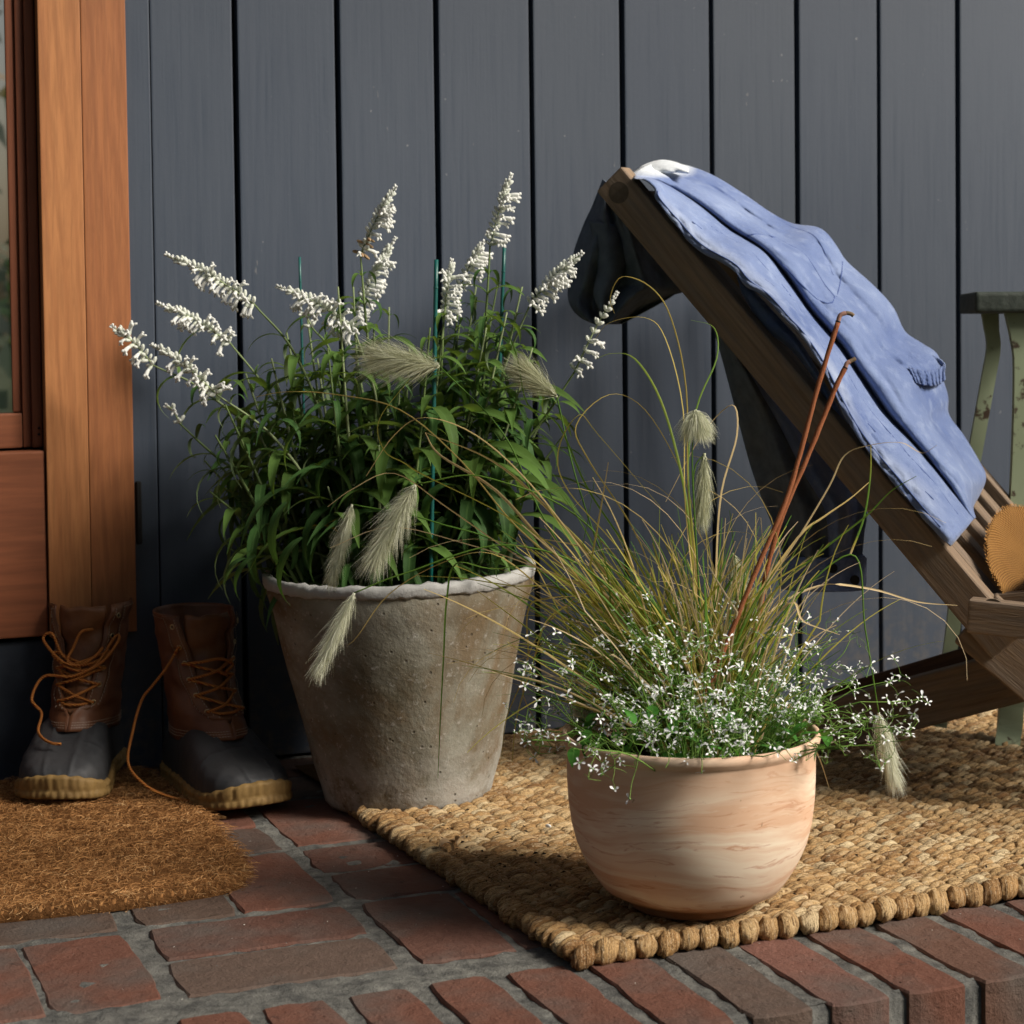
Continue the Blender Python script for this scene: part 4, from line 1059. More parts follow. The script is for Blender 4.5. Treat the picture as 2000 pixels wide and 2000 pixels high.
online('bottom_hem',[(.992,.02+.96*i/60) for i in range(61)],.0012,M['hem'],6,.0)
# buttonholes on the placket
for u in (.17,.36,.535,.72,.90):
    online('buttonhole',[(u-.012,.19),(u,.20),(u+.012,.205)],.0011,M['seam'],6)
# pocket flap and pocket seams
online('pocket_seam',[(.26,.45),(.265,.52),(.275,.58),(.295,.66),(.31,.70)],.0013,M['seam'])
online('pocket_seam',[(.31,.70),(.37,.71),(.43,.70),(.475,.69)],.0011,M['seam'])
online('pocket_seam',[(.262,.455),(.33,.47),(.40,.50),(.455,.55),(.475,.60)],.0012,M['seam'])
online('pocket_seam',[(.475,.69),(.48,.64),(.475,.60)],.0012,M['seam'])
online('yoke_seam',[(.44,.97),(.452,.9),(.466,.8),(.478,.70)],.0012,M['seam'])
online('yoke_seam',[(.30,.97),(.35,.93),(.40,.88),(.445,.82)],.0010,M['seam'])
def patch(name,A,B,nu,nv,depf,mat,tint=.5,th=.0016,parent=shirt,tf=None):
    """cloth between two traced edges A and B; depf(u,v,px)->depth"""
    A=pl(A,nu);B=pl(B,nu); mb=MB(); vs=[];fs=[];tt=[]
    for i in range(nu+1):
        for j in range(nv+1):
            v=j/nv; p=A[i].lerp(B[i],v); vs.append(D(p.x,p.y,depf(i/nu,v,p))); tt.append(tf(i/nu,v) if tf else tint)
    for i in range(nu):
        for j in range(nv): fs.append((i*(nv+1)+j,i*(nv+1)+j+1,(i+1)*(nv+1)+j+1,(i+1)*(nv+1)+j))
    mb.add(vs,fs); mb.t=tt; o=mb.obj(name,mat,parent); solid(o,th,0); return o
# collar turned over at the top
patch('collar',[(1215,352),(1238,336),(1262,321),(1292,313),(1322,318),(1345,330)],[(1240,352),(1256,344),(1276,340),(1298,338),(1320,337),(1345,338)],30,10,lambda u,v,p:dch(p.x)+.135-.05*v-.02*math.sin(v*3.1)-.006*noise.noise(Vector((u*5,v*3,0))),M['denim'],.97)
# inner flap behind the placket
patch('inner_flap',[(1440,540),(1478,575),(1520,620),(1560,665),(1600,730),(1634,790),(1656,828)],[(1449,572),(1492,640),(1540,678),(1582,727),(1608,774),(1628,806),(1650,838)],50,14,lambda u,v,p:dch(p.x)+.018-.016*math.sin(v*3.1)-.006*noise.noise(Vector((u*9,v*3,7))),M['denim'],.42)
SG=[(sh(i/60,j/30),) for i in range(61) for j in range(31)]
SG=[(a[0][1],(a[0][0]-CAM).dot(FW)) for a in SG]
def surfd(p):
    q=sorted(SG,key=lambda e:(e[0].x-p.x)**2+(e[0].y-p.y)**2)[:5]
    w_=[1/(((e[0].x-p.x)**2+(e[0].y-p.y)**2)**.5+4) for e in q]; return sum(e[1]*w for e,w in zip(q,w_))/sum(w_)
# gathered cuff of the folded-up sleeve
patch('cuff',[(1774,716),(1792,722),(1812,724),(1830,722),(1844,712)],[(1790,748),(1806,752),(1822,754),(1836,750),(1846,742)],90,10,lambda u,v,p:surfd(p)-.008-.008*math.sin(u*3.1)-.0020*math.sin(u*44+v*2+2*math.sin(u*9))*(v+.3)-.004*v,M['denim'],.55)
patch('cuff_opening',[(1822,694),(1834,700),(1845,710),(1846,722)],[(1824,716),(1832,719),(1839,722),(1845,726)],20,6,lambda u,v,p:surfd(p)-.004+.01*v,M['denim'],.35)
# part hanging down behind the chair top
def hang(u,v,p):
    return 2.735-.035*math.sin(v*3.1)-.030*(1-abs(math.sin(v*6+u*2+1))*1.6)*(.3+u)-.018*noise.noise(Vector((u*5,v*7,3)))-.05*v*(1-u)
patch('hanging_front',[(1178,350),(1160,395),(1140,440),(1122,490),(1111,545),(1112,590),(1132,618),(1165,634)],[(1192,362),(1222,410),(1262,470),(1305,530),(1335,566),(1318,575),(1282,596),(1215,632)],60,50,hang,M['shaded_cloth'],.4)  # shade behind the chair top is put into the cloth colour
patch('hanging_collar',[(1150,430),(1160,470),(1168,520),(1160,570),(1170,605)],[(1210,440),(1225,490),(1215,540),(1195,580),(1180,612)],30,16,lambda u,v,p:2.70-.02*math.sin(v*3.1)-.015*u,M['shaded_cloth'],.35)
# sleeve hanging below the rail
def slv(u,v,p):
    return 2.66-.05*math.sin(v*3.14)-.014*math.sin(v*17+u*2.5)*min(1,u*1.3)*(.4+.6*u)-.010*noise.noise(Vector((u*6,v*5,11)))-.012*g(u,.98,.04)*0
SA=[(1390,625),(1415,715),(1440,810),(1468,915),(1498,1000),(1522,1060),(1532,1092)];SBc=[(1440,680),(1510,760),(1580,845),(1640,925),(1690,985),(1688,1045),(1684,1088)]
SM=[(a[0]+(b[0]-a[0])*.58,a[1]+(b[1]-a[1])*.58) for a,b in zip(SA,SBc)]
patch('sleeve_shaded',SA,SM,80,34,lambda u,v,p:slv(u,v*.58,p),M['shaded_cloth'],.45)  # shaded side of the sleeve, its shade painted as darker cloth
patch('sleeve',SM,SBc,80,30,lambda u,v,p:slv(u,.58+v*.42,p),M['denim'],.45)
mb=MB(); vs=[];fs=[]; kk=2.63/FPX; n_=72
rows=[(1084,76,.0),(1090,82,.002),(1112,84,.0),(1134,84,0),(1146,83,.0008),(1150,82,0)]
for (py,rx,b_) in rows:
    for q in range(n_):
        a=2*math.pi*q/n_; w_=.0022*math.sin(a*26)*(1 if py<1095 else .15)+.002*noise.noise(Vector((math.cos(a)*2,math.sin(a)*2,py*.03)))
        vs.append(D(1607,py,2.64)+RT*(rx*kk*math.cos(a)*(1+.03*math.sin(a*3)))+FW*(.036*math.sin(a)+w_*math.sin(a))+RT*w_*math.cos(a))
for j in range(len(rows)-1):
    for q in range(n_): fs.append((j*n_+q,j*n_+(q+1)%n_,(j+1)*n_+(q+1)%n_,(j+1)*n_+q))
mb.add(vs,fs,tint=.48); o=mb.obj('cuff',M['denim'],shirt); solid(o,.0018)
for px,py in ((1617,1104),(1660,1127)):
    c=D(px,py,2.64)-FW*.037; mb=MB(); tube(mb,[c,c-FW*.0025],.0062,14); mb.obj('button',M['black'],shirt,smooth=False)
# ================================================================== SALVIA
random.seed(42)
salvia=empty('salvia_plant',CB+Vector((0,0,HC-.05)),label='bushy white flowering sage with drooping narrow leaves, growing in the concrete pot',cat='plant')
PD=cdp+.0
def leaf_mesh(name,mat,droop,twist,wd_=.17,seed=0,n=9,curl=.25):
    mb=MB(); vs=[];fs=[];tt=[]; x=0;z=0;ang=R(28+seed*3%15)
    P=[]
    for i in range(n+1):
        P.append((x,z,ang)); x+=math.cos(ang)/n; z+=math.sin(ang)/n; ang-=R(droop)*(1/n)*(1.6-.6*i/n)
    for i,(x,z,an) in enumerate(P):
        t=i/n; w_=wd_*(math.sin(min(1,t*1.02+.03)**.75*math.pi))**.85*.5+.004
        tw=R(twist)*t; nx_,nz=-math.sin(an),math.cos(an)
        for s in (-1,-.55,0,.55,1):
            up=abs(s)**1.0*w_*curl+(.006*noise.noise(Vector((t*9,s*2,seed))) if abs(s)>.5 else 0); y=s*w_*math.cos(tw)
            vs.append((x+nx_*up+0*s,y,z+nz*up+s*w_*math.sin(tw))); tt.append(.95 if s==0 else .5)
    for i in range(n):
        for j in range(4): fs.append((i*5+j,(i+1)*5+j,(i+1)*5+j+1,i*5+j+1))
    mb.add(vs,fs); mb.t=tt; return mb.mesh(name,mat)
LF=[leaf_mesh('leaf',M['leaf'],d_,t_,w_,i) for i,(d_,t_,w_) in enumerate([(115,10,.11),(140,-20,.10),(160,25,.115),(125,-8,.13),(85,14,.10),(175,-15,.09),(150,35,.12),(65,-25,.095)])]
LFy=[leaf_mesh('leaf',M['leafy'],d_,t_,w_,i+9) for i,(d_,t_,w_) in enumerate([(80,10,.16),(110,-20,.15),(60,25,.17)])]
leaves=[]   # (mesh, matrix, size)
def stem_path(x0,ctrl):
    return [Vector(c) for c in ctrl]
def add_leaves(P,up_to,size,dens=.021,start=.12,fresh=.5):
    # P dense polyline; pairs of leaves at nodes
    cum=[0]
    for a,b in zip(P,P[1:]): cum.append(cum[-1]+(b-a).length)
    Lt=cum[-1]*up_to; s=cum[-1]*start; par=random.uniform(0,3.14)
    while s<Lt:
        j=max(i for i in range(len(cum)) if cum[i]<=s); j=min(j,len(P)-2); p=P[j].lerp(P[j+1],(s-cum[j])/max(1e-6,cum[j+1]-cum[j])); t=(P[j+1]-P[j]).normalized()
        fr=s/cum[-1]; L=size*(.55+.75*math.sin(min(1,fr/.85)*math.pi*.8+.3))*random.uniform(.7,1.25)*(1-.5*max(0,fr-.75)/.25)
        e1=t.orthogonal().normalized(); e2=t.cross(e1); par+=1.57+random.uniform(-.3,.3)
        for sgn in (0,math.pi):
            a=par+sgn+random.uniform(-.25,.25); o_=(e1*math.cos(a)+e2*math.sin(a)); o_=(o_+t*.25); o_.z*=.55
            if random.random()<.07: continue
            zz=Vector((0,0,1)); xx=o_.normalized(); zz=(zz-xx*zz.dot(xx)).normalized(); yy=zz.cross(xx)
            M_=Matrix((xx,yy,zz)).transposed().to_4x4(); M_.translation=p
            l=max(.018,L*random.uniform(.8,1.15)); 
            leaves.append((random.choice(LFy) if random.random()<fresh*(fr+.3) else random.choice(LF),M_@Matrix.Diagonal((l,l,l,1)),l))
            if random.random()<.35:  # axillary small leaves
                a2=a+random.uniform(-.7,.7); o2_=(e1*math.cos(a2)+e2*math.sin(a2)+t*1.0).normalized(); z2=(Vector((0,0,1))-o2_*o2_.z); z2=z2.normalized() if z2.length>.05 else e1; M2=Matrix((o2_,z2.cross(o2_),z2)).transposed().to_4x4(); M2.translation=p
                l2=l*random.uniform(.28,.42); leaves.append((random.choice(LFy),M2@Matrix.Diagonal((l2,l2,l2,1)),l2))
        s+=dens*random.uniform(.8,1.3)
# florets
def blob(mb,c,ax_,r,L,tint,n=6,rg=5):
    ax_=ax_.normalized(); e=ax_.orthogonal().normalized(); f=ax_.cross(e); vs=[];fs=[]
    for j in range(rg+1):
        ph=math.pi*j/rg
        for i in range(n):
            th=2*math.pi*i/n; vs.append(c+ax_*(L*(1-math.cos(ph))/2)+(e*math.cos(th)+f*math.sin(th))*r*math.sin(ph)**.8)
    for j in range(rg):
        for i in range(n): fs.append((j*n+i,j*n+(i+1)%n,(j+1)*n+(i+1)%n,(j+1)*n+i))
    mb.add(vs,fs,tint=tint)
def floret(kind,seed):
    r_=random.Random(seed); mb=MB(); X=Vector((1,0,0))
    if kind=='bud': blob(mb,Vector((0,0,0)),Vector((1,.1,.4)),.0014,.0046,.55,6,5)
    elif kind=='calyx': blob(mb,Vector((0,0,0)),Vector((1,.05,.15)),.0020,.0082,.25,7,5)
    else:
        blob(mb,Vector((0,0,0)),Vector((1,0,.05)),.0022,.0085,.18,7,5)
        P=spline([Vector((.005,0,.0)),Vector((.010,0,.0006)),Vector((.0155,0,-.0004))],4); tube(mb,P,lambda t:.0015+.0011*t,8,tint=.9)
        dr=r_.uniform(-.2,.3)
        for sd in (-1,1):
            blob(mb,Vector((.0145,sd*.0010,-.0012)),Vector((.55,sd*.55,-.75+dr)),.0013,.0046+r_.uniform(-.0006,.001),1,6,4)
        blob(mb,Vector((.0143,0,.0008)),Vector((1,0,.25)),.0017,.0040,1,6,4)
    return mb.mesh('floret',M['petal'] if kind!='dry' else M['withered'])
FM={'bud':[floret('bud',1)],'calyx':[floret('calyx',2)],'open':[floret('open',s) for s in range(4)]}
mbx=MB(); blob(mbx,Vector((0,0,0)),Vector((1,0,-.6)),.002,.011,.5,6,5); FM['dry']=[mbx.mesh('floret',M['withered'])]
def spike(base,tip,bend,full=1.0,blur=0,hang_=.4,dry=0):
    ax_=tip-base; L=ax_.length; side=Vector((0,0,-1)); P=spline([base,base.lerp(tip,.5)+bend,tip],10)
    mb=MB(); tube(mb,P,lambda t:.0013*(1-.6*t),6,tint=.95); so2=mb.obj('flower_spike',M['stem'],salvia)
    nW=max(5,int(L/.0052)); 
    for w_ in range(nW):
        t=(w_+.3)/nW; tt_=1-(1-t)**1.12; j=min(len(P)-2,int(tt_*(len(P)-1))); p=P[j].lerp(P[j+1],tt_*(len(P)-1)-j); d=(P[j+1]-P[j]).normalized()
        e1=d.orthogonal().normalized(); e2=d.cross(e1); k_=3 if t>.78 else 5; a0=random.uniform(0,6.28)
        for q in range(k_):
            a=a0+2*math.pi*q/k_+random.uniform(-.3,.3); o_=e1*math.cos(a)+e2*math.sin(a)
            down=-o_.z; facing=o_.dot(RT)*.4-o_.dot(FW)*.5+down*.6
            if t>.80: kd='bud'
            elif t>.62: kd='calyx' if random.random()<.7 else 'bud'
            else: kd='open' if (facing>-.15 and random.random()<.62*full) else ('calyx' if random.random()<.85 else None)
            if dry and t<.25 and random.random()<.35: kd='dry'
            if kd is None: continue
            if full<.6 and w_%2 and t<.8: continue
            xx=(o_*.8+d*(.25+.9*t)+RT*.30*(kd=='open')-Vector((0,0,1))*hang_*.9*(kd=='open')).normalized(); zz=(Vector((0,0,1))-xx*xx.z); zz=zz.normalized() if zz.length>.05 else e1
            M_=Matrix((xx,zz.cross(xx),zz)).transposed().to_4x4(); M_.translation=p+o_*.0008; s=random.uniform(.9,1.28)*(1-.35*max(0,t-.5))
            link('floret',random.choice(FM[kd]),so2,M_@Matrix.Diagonal((s,s,s,1)))
SP=[((322,497),(497,595),[(575,690),(640,860)],-.06,1,0),((305,592),(450,671),[(520,760),(600,900)],.10,.9,0),((217,637),(300,714),[(400,765),(540,900)],.04,.7,0),((295,673),(424,771),[(530,850),(620,980)],-.10,1,0),((323,792),(352,828),[(420,890),(560,1000)],.02,.5,0),((540,559),(691,642),[(735,780),(745,950)],-.08,1.2,0),((774,364),(704,497),[(714,620),(735,850)],-.05,1,1),((774,464),(694,611),[(700,720),(730,900)],.10,.9,0),((999,340),(957,481),[(950,600),(930,850)],-.02,1.1,0),((882,507),(867,621),[(860,760),(850,950)],-.06,1.2,0),((947,471),(900,560),[(885,700),(870,900)],.08,.8,0),((1139,494),(1035,595),[(985,720),(930,920)],-.05,1.3,0),((1206,571),(1123,725),[(1060,820),(950,960)],-.04,.55,0),((585,613),(610,640),[(650,700),(690,900)],.03,.5,0)]
basez=HC-.05
def base_pt(px,dd_):
    b=D(px,1105,PD+dd_*.5); b.z=CB.z+basez; return b
SH=[]
for (tp_,bs,ctl,dd_,fl,dr) in SP:
    B=D(bs[0],bs[1],PD+dd_); T=D(tp_[0],tp_[1],PD+dd_-.01)
    spike(B,T,Vector((0,0,.006)),fl,0,.5,dr)
    bx=720+ (ctl[-1][0]-700)*.45
    P=spline([base_pt(bx,dd_),*[D(c[0],c[1],PD+dd_*(.9 if k_==0 else .6)) for k_,c in list(enumerate(ctl))[::-1]],B],8)
    SH.append((P,.95))
# leafy shoots without flowers
tips=[(690,560),(870,600),(1020,560),(990,610),(560,650),(480,800),(420,850),(620,700),(730,640),(950,640),(410,960),(440,790),(400,900),(480,730),(530,700),(600,620),(660,560),(640,680),(760,600),(800,680),(840,640),(900,620),(930,560),(975,540),(1010,610),(1040,680),(1080,780),(1100,850),(560,760),(700,720),(780,760),(900,720),(500,830),(450,960),(1010,760),(960,820),(600,860),(680,820),(860,830),(740,870),(1060,930),(520,930),(800,900),(920,930),(640,950)]
for (x,y) in tips:
    dd_=random.uniform(-.13,.12); T=D(x,y,PD+dd_); bx=745+(x-745)*.42; B=base_pt(bx,dd_); mid=B.lerp(T,.5)+Vector((0,0,.03))+RT*(.004*(x-745)/100)
    SH.append((spline([B,mid,T],10),.99))
ms=MB()
for P,u in SH:
    part=MB(); ti=random.uniform(.3,.9); tube(part,P,lambda t:.0027*(1-.6*t),6,tint=ti); part.obj('stem',M['stem'],salvia)
    add_leaves(P,u,.098,.030)
leaves.sort(key=lambda l:-l[2]*(1.3 if (l[1].translation-CAM).dot(FW)<PD+.02 else 1))
sm=MB()
for k_,(me,mw,l) in enumerate(leaves):
    if k_<300: link('leaf',me,salvia,mw)
    else:
        for_v=[mw@v.co for v in me.vertices]; sm.add(for_v,[tuple(p.vertices) for p in me.polygons],mi=(0 if me.materials[0]==M['leaf'] else 1)); 
        b_=len(sm.t)-len(for_v); sm.t[b_:]=[d_.value for d_ in me.attributes['tint'].data]
o=sm.obj('small_leaves',[M['leaf'],M['leafy']],salvia); o['kind']='stuff'
yl=leaf_mesh('leaf',M['leafyel'],60,10,.3,3)
for (x,y,l,an) in ((660,1040,.05,2.6),(700,1025,.045,2.9)):
    p=D(x,y,PD-.10); link('leaf',yl,salvia,Matrix.Translation(p)@Matrix.Rotation(an,4,'Z')@Matrix.Diagonal((l,l,l,1)))
for (x,y,x2,y2,l) in ((590,1050,535,1190,.10),(500,1085,450,1170,.07),(560,980,540,1130,.11),(480,1090,475,1095,.05),(1010,1060,940,1150,.06)):
    p=D(x,y,PD-.17); q=D(x2,y2,PD-.17); xx=(q-p).normalized(); zz=(Vector((0,0,1))-xx*xx.z).normalized()-FW*.8; zz=(zz-xx*zz.dot(xx)).normalized(); M_=Matrix((xx,zz.cross(xx),zz)).transposed().to_4x4(); M_.translation=p
    link('leaf',LF[4],salvia,M_@Matrix.Diagonal((l,l*1.4,l,1)))
# stakes
for (x0,y0,x1,y1,dd_,w_,lab) in ((852,507,841,1148,-.09,4.3,'tall teal green plant stake in front of the sage, nearest the middle'),(985,478,962,1090,.03,3.8,'teal green plant stake at the right among the sage stems'),(585,502,600,1060,.10,2.6,'thin teal green plant stake at the left, behind the sage')):
    a=D(x0,y0,PD+dd_);b=D(x1,y1,PD+dd_); mb=MB(); P=[a.lerp(b,i/12) for i in range(13)]; tube(mb,P,w_*PD/FPX,10)
    for i in range(1,12,3): tube(mb,[a.lerp(b,i/12),a.lerp(b,i/12+.004)],w_*PD/FPX*1.18,10)
    tag(mb.obj('plant_stake',M['teal']),lab,'plant stake','teal stakes in the concrete pot')
# ================================================================== FOUNTAIN GRASS
random.seed(77)
GD=td; GC=TB+Vector((0,0,H-.03))+RT*.022+FW*.02
grass=empty('fountain_grass',GC,label='fountain grass of green and straw blades with fuzzy seed heads, growing in the terracotta bowl',cat='grass plant')
def blade(P,w_,ti,name='blade',tipti=None,kind=0):
    mb=MB(); N=len(P); side=(RT*random.uniform(.5,1)+FW*random.uniform(-.7,.7))
    b0=len(mb.v); ribbon(mb,P,lambda t:w_*(1-.15*(1-t)-.85*t**2.2)+.0003,side,tint=ti,fold=.28)
    k=3
    for i in range(N):
        t=i/(N-1); base=max(0,1-t*5)
        v=ti*(1-base)+.88*base
        if tipti is not None: v=v+(tipti-v)*max(0,(t-.45)/.55)
        for q in range(k): mb.t[b0+i*k+q]=min(1,max(0,v+random.uniform(-.03,.03)))
    return mb.obj(name,M['grass'],grass)
def auto(th0,L,bend,fwd,off,kink=None):
    """th: angle from vertical in the picture plane, growing with bend"""
    p=GC+off; P=[p.copy()]; n=18; d=L/n; th=th0
    for i in range(n):
        t=i/n; th+=bend*(t**1.4)*1.9/n
        if kink and abs(t-kink[0])<.5/n: th+=kink[1]
        v=RT*math.sin(th)+Vector((0,0,1))*math.cos(th)+FW*fwd*(.3+.7*t); P.append(P[-1]+v.normalized()*d)
    return P
def tintpick():
    r_=random.random(); return random.uniform(.05,.36) if r_<.50 else (random.uniform(.40,.58) if r_<.78 else random.uniform(.7,1))
for i in range(272):
    r_=random.random()
    th0=random.gauss(-.36,.42) if r_<.70 else random.gauss(.16,.24)
    th0=max(-1.15,min(.85,th0)); L=random.uniform(.13,.31)*(1.05 if th0<-.35 else .85); sg=-1 if th0<0 else 1
    bend=sg*abs(random.gauss(.42,.42)) ; kink=(random.uniform(.4,.85),random.uniform(-.9,.9)) if random.random()<.3 else None
    off=RT*random.gauss(0,.017)+FW*random.gauss(0,.018)
    ti=tintpick(); blade(auto(th0,L,bend,random.uniform(-.35,.35),off,kink),random.uniform(.0020,.0046)*(1 if random.random()<.6 else .55),ti,tipti=random.uniform(.5,.95) if ti<.4 and random.random()<.6 else None)
for i in range(80):      # thick straw sheaths at the crown
    th0=random.gauss(-.28,.36); P=auto(th0,random.uniform(.07,.16),random.uniform(-.25,.1),random.uniform(-.2,.2),RT*random.gauss(0,.020)+FW*random.gauss(-.004,.016)-Vector((0,0,.01))); mb=MB(); w_=random.uniform(.0011,.0019); tube(mb,P,lambda t:w_*(1-.55*t),6,tint=random.choice((.84,.9,.97,.75))); b=len(mb.t); mb.obj('sheath',M['grass'],grass)
fine=MB()
for i in range(240):     # finer blades, one mass
    r_=random.random(); th0=max(-1.2,min(.8,random.gauss(-.45,.36) if r_<.75 else random.gauss(.2,.25))); sg=-1 if th0<0 else 1
    P=auto(th0,random.uniform(.10,.26),sg*abs(random.gauss(.4,.4)),random.uniform(-.35,.35),RT*random.gauss(0,.020)+FW*random.gauss(0,.018)); w_=random.uniform(.0012,.0030); b0=len(fine.v); ti=tintpick()
    ribbon(fine,P,lambda t:w_*(1-.85*t**2)+.0003,RT*random.uniform(.5,1)+FW*random.uniform(-.7,.7),tint=ti,fold=.28)
o=fine.obj('fine_blades',M['grass'],grass); o['kind']='stuff'
for i in range(26):      # fine curling dry threads
    th0=random.uniform(-.9,.5); blade(auto(th0,random.uniform(.25,.42),random.choice((-1,-1,1))*random.uniform(1.8,3.8),random.uniform(-.3,.3),RT*random.gauss(0,.015)),random.uniform(.0005,.0009),random.uniform(.6,.95),name='dry_thread')
def pxpath(pts,d_a,d_b):
    n=len(pts); return [D(x,y,d_a+(d_b-d_a)*i/(n-1)) for i,(x,y) in enumerate(pts)]
LONG=[ # traced long blades: points from the crown outwards, width mm, tint
([(1330,1300),(1180,1170),(1050,1110),(900,1060),(760,1030),(645,1070)],1.6,.86),
([(1300,1290),(1200,1180),(1080,1080),(970,960),(860,890),(830,845),(945,850),(960,848)][:6],2.6,.8),
([(1310,1290),(1190,1130),(1060,985),(960,900),(830,845)],2.4,.74),
([(1320,1290),(1150,1120),(990,1010),(830,930),(790,905),(750,880),(740,820),(800,740)],1.3,.5),
([(1340,1280),(1250,1110),(1150,960),(1090,830),(1030,790),(1010,700),(985,640),(950,610)],1.5,.3),
([(1320,1300),(1190,1200),(1090,1150),(1000,1145),(900,1130),(815,1125)],2.2,.5),
([(1300,1310),(1150,1230),(1060,1150),(960,1080),(860,1100),(760,1160),(700,1240),(680,1260)],1.0,.68),
([(1300,1310),(1130,1160),(1000,1080),(870,990),(770,925),(690,955),(640,990)],1.4,.8),
([(1290,1300),(1150,1150),(1010,1030),(900,900),(780,800),(650,770),(560,765),(500,775)],.9,.66),
([(1320,1300),(1180,1130),(1040,950),(930,850),(830,815),(770,850),(715,930)],.9,.75),
([(1330,1300),(1250,1060),(1150,900),(1125,830),(1190,770),(1260,800),(1330,920),(1370,1050)],.9,.62),
([(1370,1290),(1350,1060),(1330,920),(1290,780),(1240,700),(1195,690),(1165,700)],1.8,.35),
([(1375,1290),(1340,1000),(1335,800),(1300,660),(1260,620),(1190,630),(1160,665)],1.0,.6),
([(1380,1290),(1345,980),(1340,760),(1310,620),(1270,560),(1215,540),(1192,580),(1200,612)],.9,.62),
([(1385,1290),(1345,950),(1360,800),(1400,700),(1395,640),(1350,625)],1.1,.3),
([(1400,1300),(1400,1100),(1410,960),(1440,850),(1430,790),(1370,850),(1300,980)],1.4,.84),
([(1420,1300),(1470,1180),(1560,1050),(1610,1010),(1660,975),(1700,940)],2.0,.72),
([(1410,1300),(1480,1170),(1560,1050),(1620,950),(1650,890),(1700,870),(1760,865),(1800,885),(1830,870)],1.2,.85),
([(1420,1300),(1500,1170),(1600,1080),(1690,1010),(1740,960),(1790,930)],1.4,.3),
([(1430,1310),(1500,1200),(1600,1145),(1700,1150),(1790,1175),(1870,1182)],1.6,.88),
([(1430,1310),(1540,1180),(1570,1215),(1640,1240)],1.8,.86),
([(1330,1300),(1180,1180),(1060,1170),(1030,1200),(1030,1300),(990,1400),(980,1480)],1.1,.66),
([(1330,1300),(1200,1180),(1080,1200),(1040,1300),(1010,1400),(1000,1490)],1.1,.6),
([(1330,1300),(1170,1160),(1060,1230),(1020,1340),(1060,1430),(1100,1480)],.8,.8),
([(1300,1300),(1080,1120),(960,1110),(890,1100),(872,1170),(866,1280),(860,1400),(855,1520)],1.7,.25),
([(1410,1290),(1430,1200),(1500,1245),(1560,1235),(1600,1245)],2.0,.55),
([(1350,1300),(1230,1100),(1110,960),(1090,880),(1130,810),(1170,850),(1290,990)],1.2,.56),
([(1560,1440),(1595,1470),(1620,1540)],1.0,.85),
]
for (pts,w_,ti) in LONG:
    blade(spline(pxpath(pts,GD+.0,GD+random.uniform(-.05,.14) if pts[-1][0]>1000 else GD+random.uniform(0,.12)),5),w_*.0017,ti)
def seedhead(base,tip,r_,ti0,n=620,open_=.55,sag=.0):
    mb=MB(); ax_=(tip-base); L=ax_.length; a=ax_.normalized(); P=spline([base,base.lerp(tip,.5)+Vector((0,0,sag)),tip],8)
    tube(mb,P,lambda t:.0016*(1-.7*t),5,tint=ti0)
    for q in range(n):
        t=random.random()**.9; j=min(len(P)-2,int(t*(len(P)-1))); p=P[j].lerp(P[j+1],t*(len(P)-1)-j); d=(P[j+1]-P[j]).normalized()
        e=d.orthogonal().normalized(); f=d.cross(e); th=random.uniform(0,6.28); o_=e*math.cos(th)+f*math.sin(th); l=r_*random.uniform(.35,1.35)*(1-.30*t)*(.6+.4*min(1,t*4))
        dir_=(d*random.uniform(.5,1.3)+o_*open_*random.uniform(.4,1.3)).normalized(); P2=[p,p+dir_*l*.5,p+(dir_+d*.25-Vector((0,0,.15))).normalized()*l]
        tn=min(1,max(0,ti0+random.gauss(0,.18)))
        ribbon(mb,P2,lambda t_:.00042*(1-t_)+.00010,Vector((random.uniform(-1,1),random.uniform(-1,1),random.uniform(-1,1))),tint=tn)
        if q%3==0: blob(mb,p+dir_*.001,dir_,.0007,.0045,tn*.8+.2,4,3)
    return mb.obj('seed_head',M['bristle'],grass)
HEADS=[((859,716),(735,700),.050,.45,[(985,850),(1090,1060),(1330,1290)],.07,.72,.55),
((1088,776),(1025,728),.042,.4,[(1130,950),(1200,1130),(1340,1290)],.05,.45,.5),
((812,945),(732,1090),.044,.62,[(960,935),(1180,1060),(1340,1290)],.03,.6,.62),
((688,985),(650,1125),.028,.6,[(850,1020),(1050,1110),(1330,1300)],.05,.45,.55),
((692,1158),(625,1300),.034,.7,[(790,1120),(1000,1065),(1200,1160),(1340,1300)],.0,.42,.62),
((1358,800),(1360,838),.034,.62,[(1352,900),(1362,1100),(1385,1290)],-.01,1.5,.6),
((1376,885),(1372,1000),.036,.45,[(1355,930),(1362,1100),(1385,1290)],.0,.3,.45),
((1432,1080),(1452,1200),.045,.30,[(1400,1130),(1390,1220),(1390,1290)],.07,.45,.3),
((1716,1392),(1745,1515),.036,.85,[(1690,1230),(1661,1083),(1500,1235),(1430,1300)],.03,.40,.8),
((1128,1345),(1140,1400),.035,.75,[(1110,1200),(1090,1130),(1200,1200),(1330,1300)],.05,.5,.7)]
for (b_,t_,r_,ti,st,dz,op,cl) in HEADS:
    B=D(b_[0],b_[1],GD+dz);T=D(t_[0],t_[1],GD+dz); seedhead(B,T,r_*.80,ti+.2,open_=op*1.3,n=2300)
    pts=[GC+RT*random.gauss(0,.008)]+[D(x,y,GD+dz*(.8)) for x,y in st[::-1][1:]]+[B]
    mb=MB(); tube(mb,spline(pts,8),lambda t:.0011*(1-.35*t),6,tint=random.uniform(.08,.3)); mb.obj('stalk',M['grass'],grass)
blade(spline([D(1661,1083,GD+.03),D(1688,1010,GD+.03),D(1700,930,GD+.03),D(1701,870,GD+.03)],6),.0022,.2,tipti=.55)
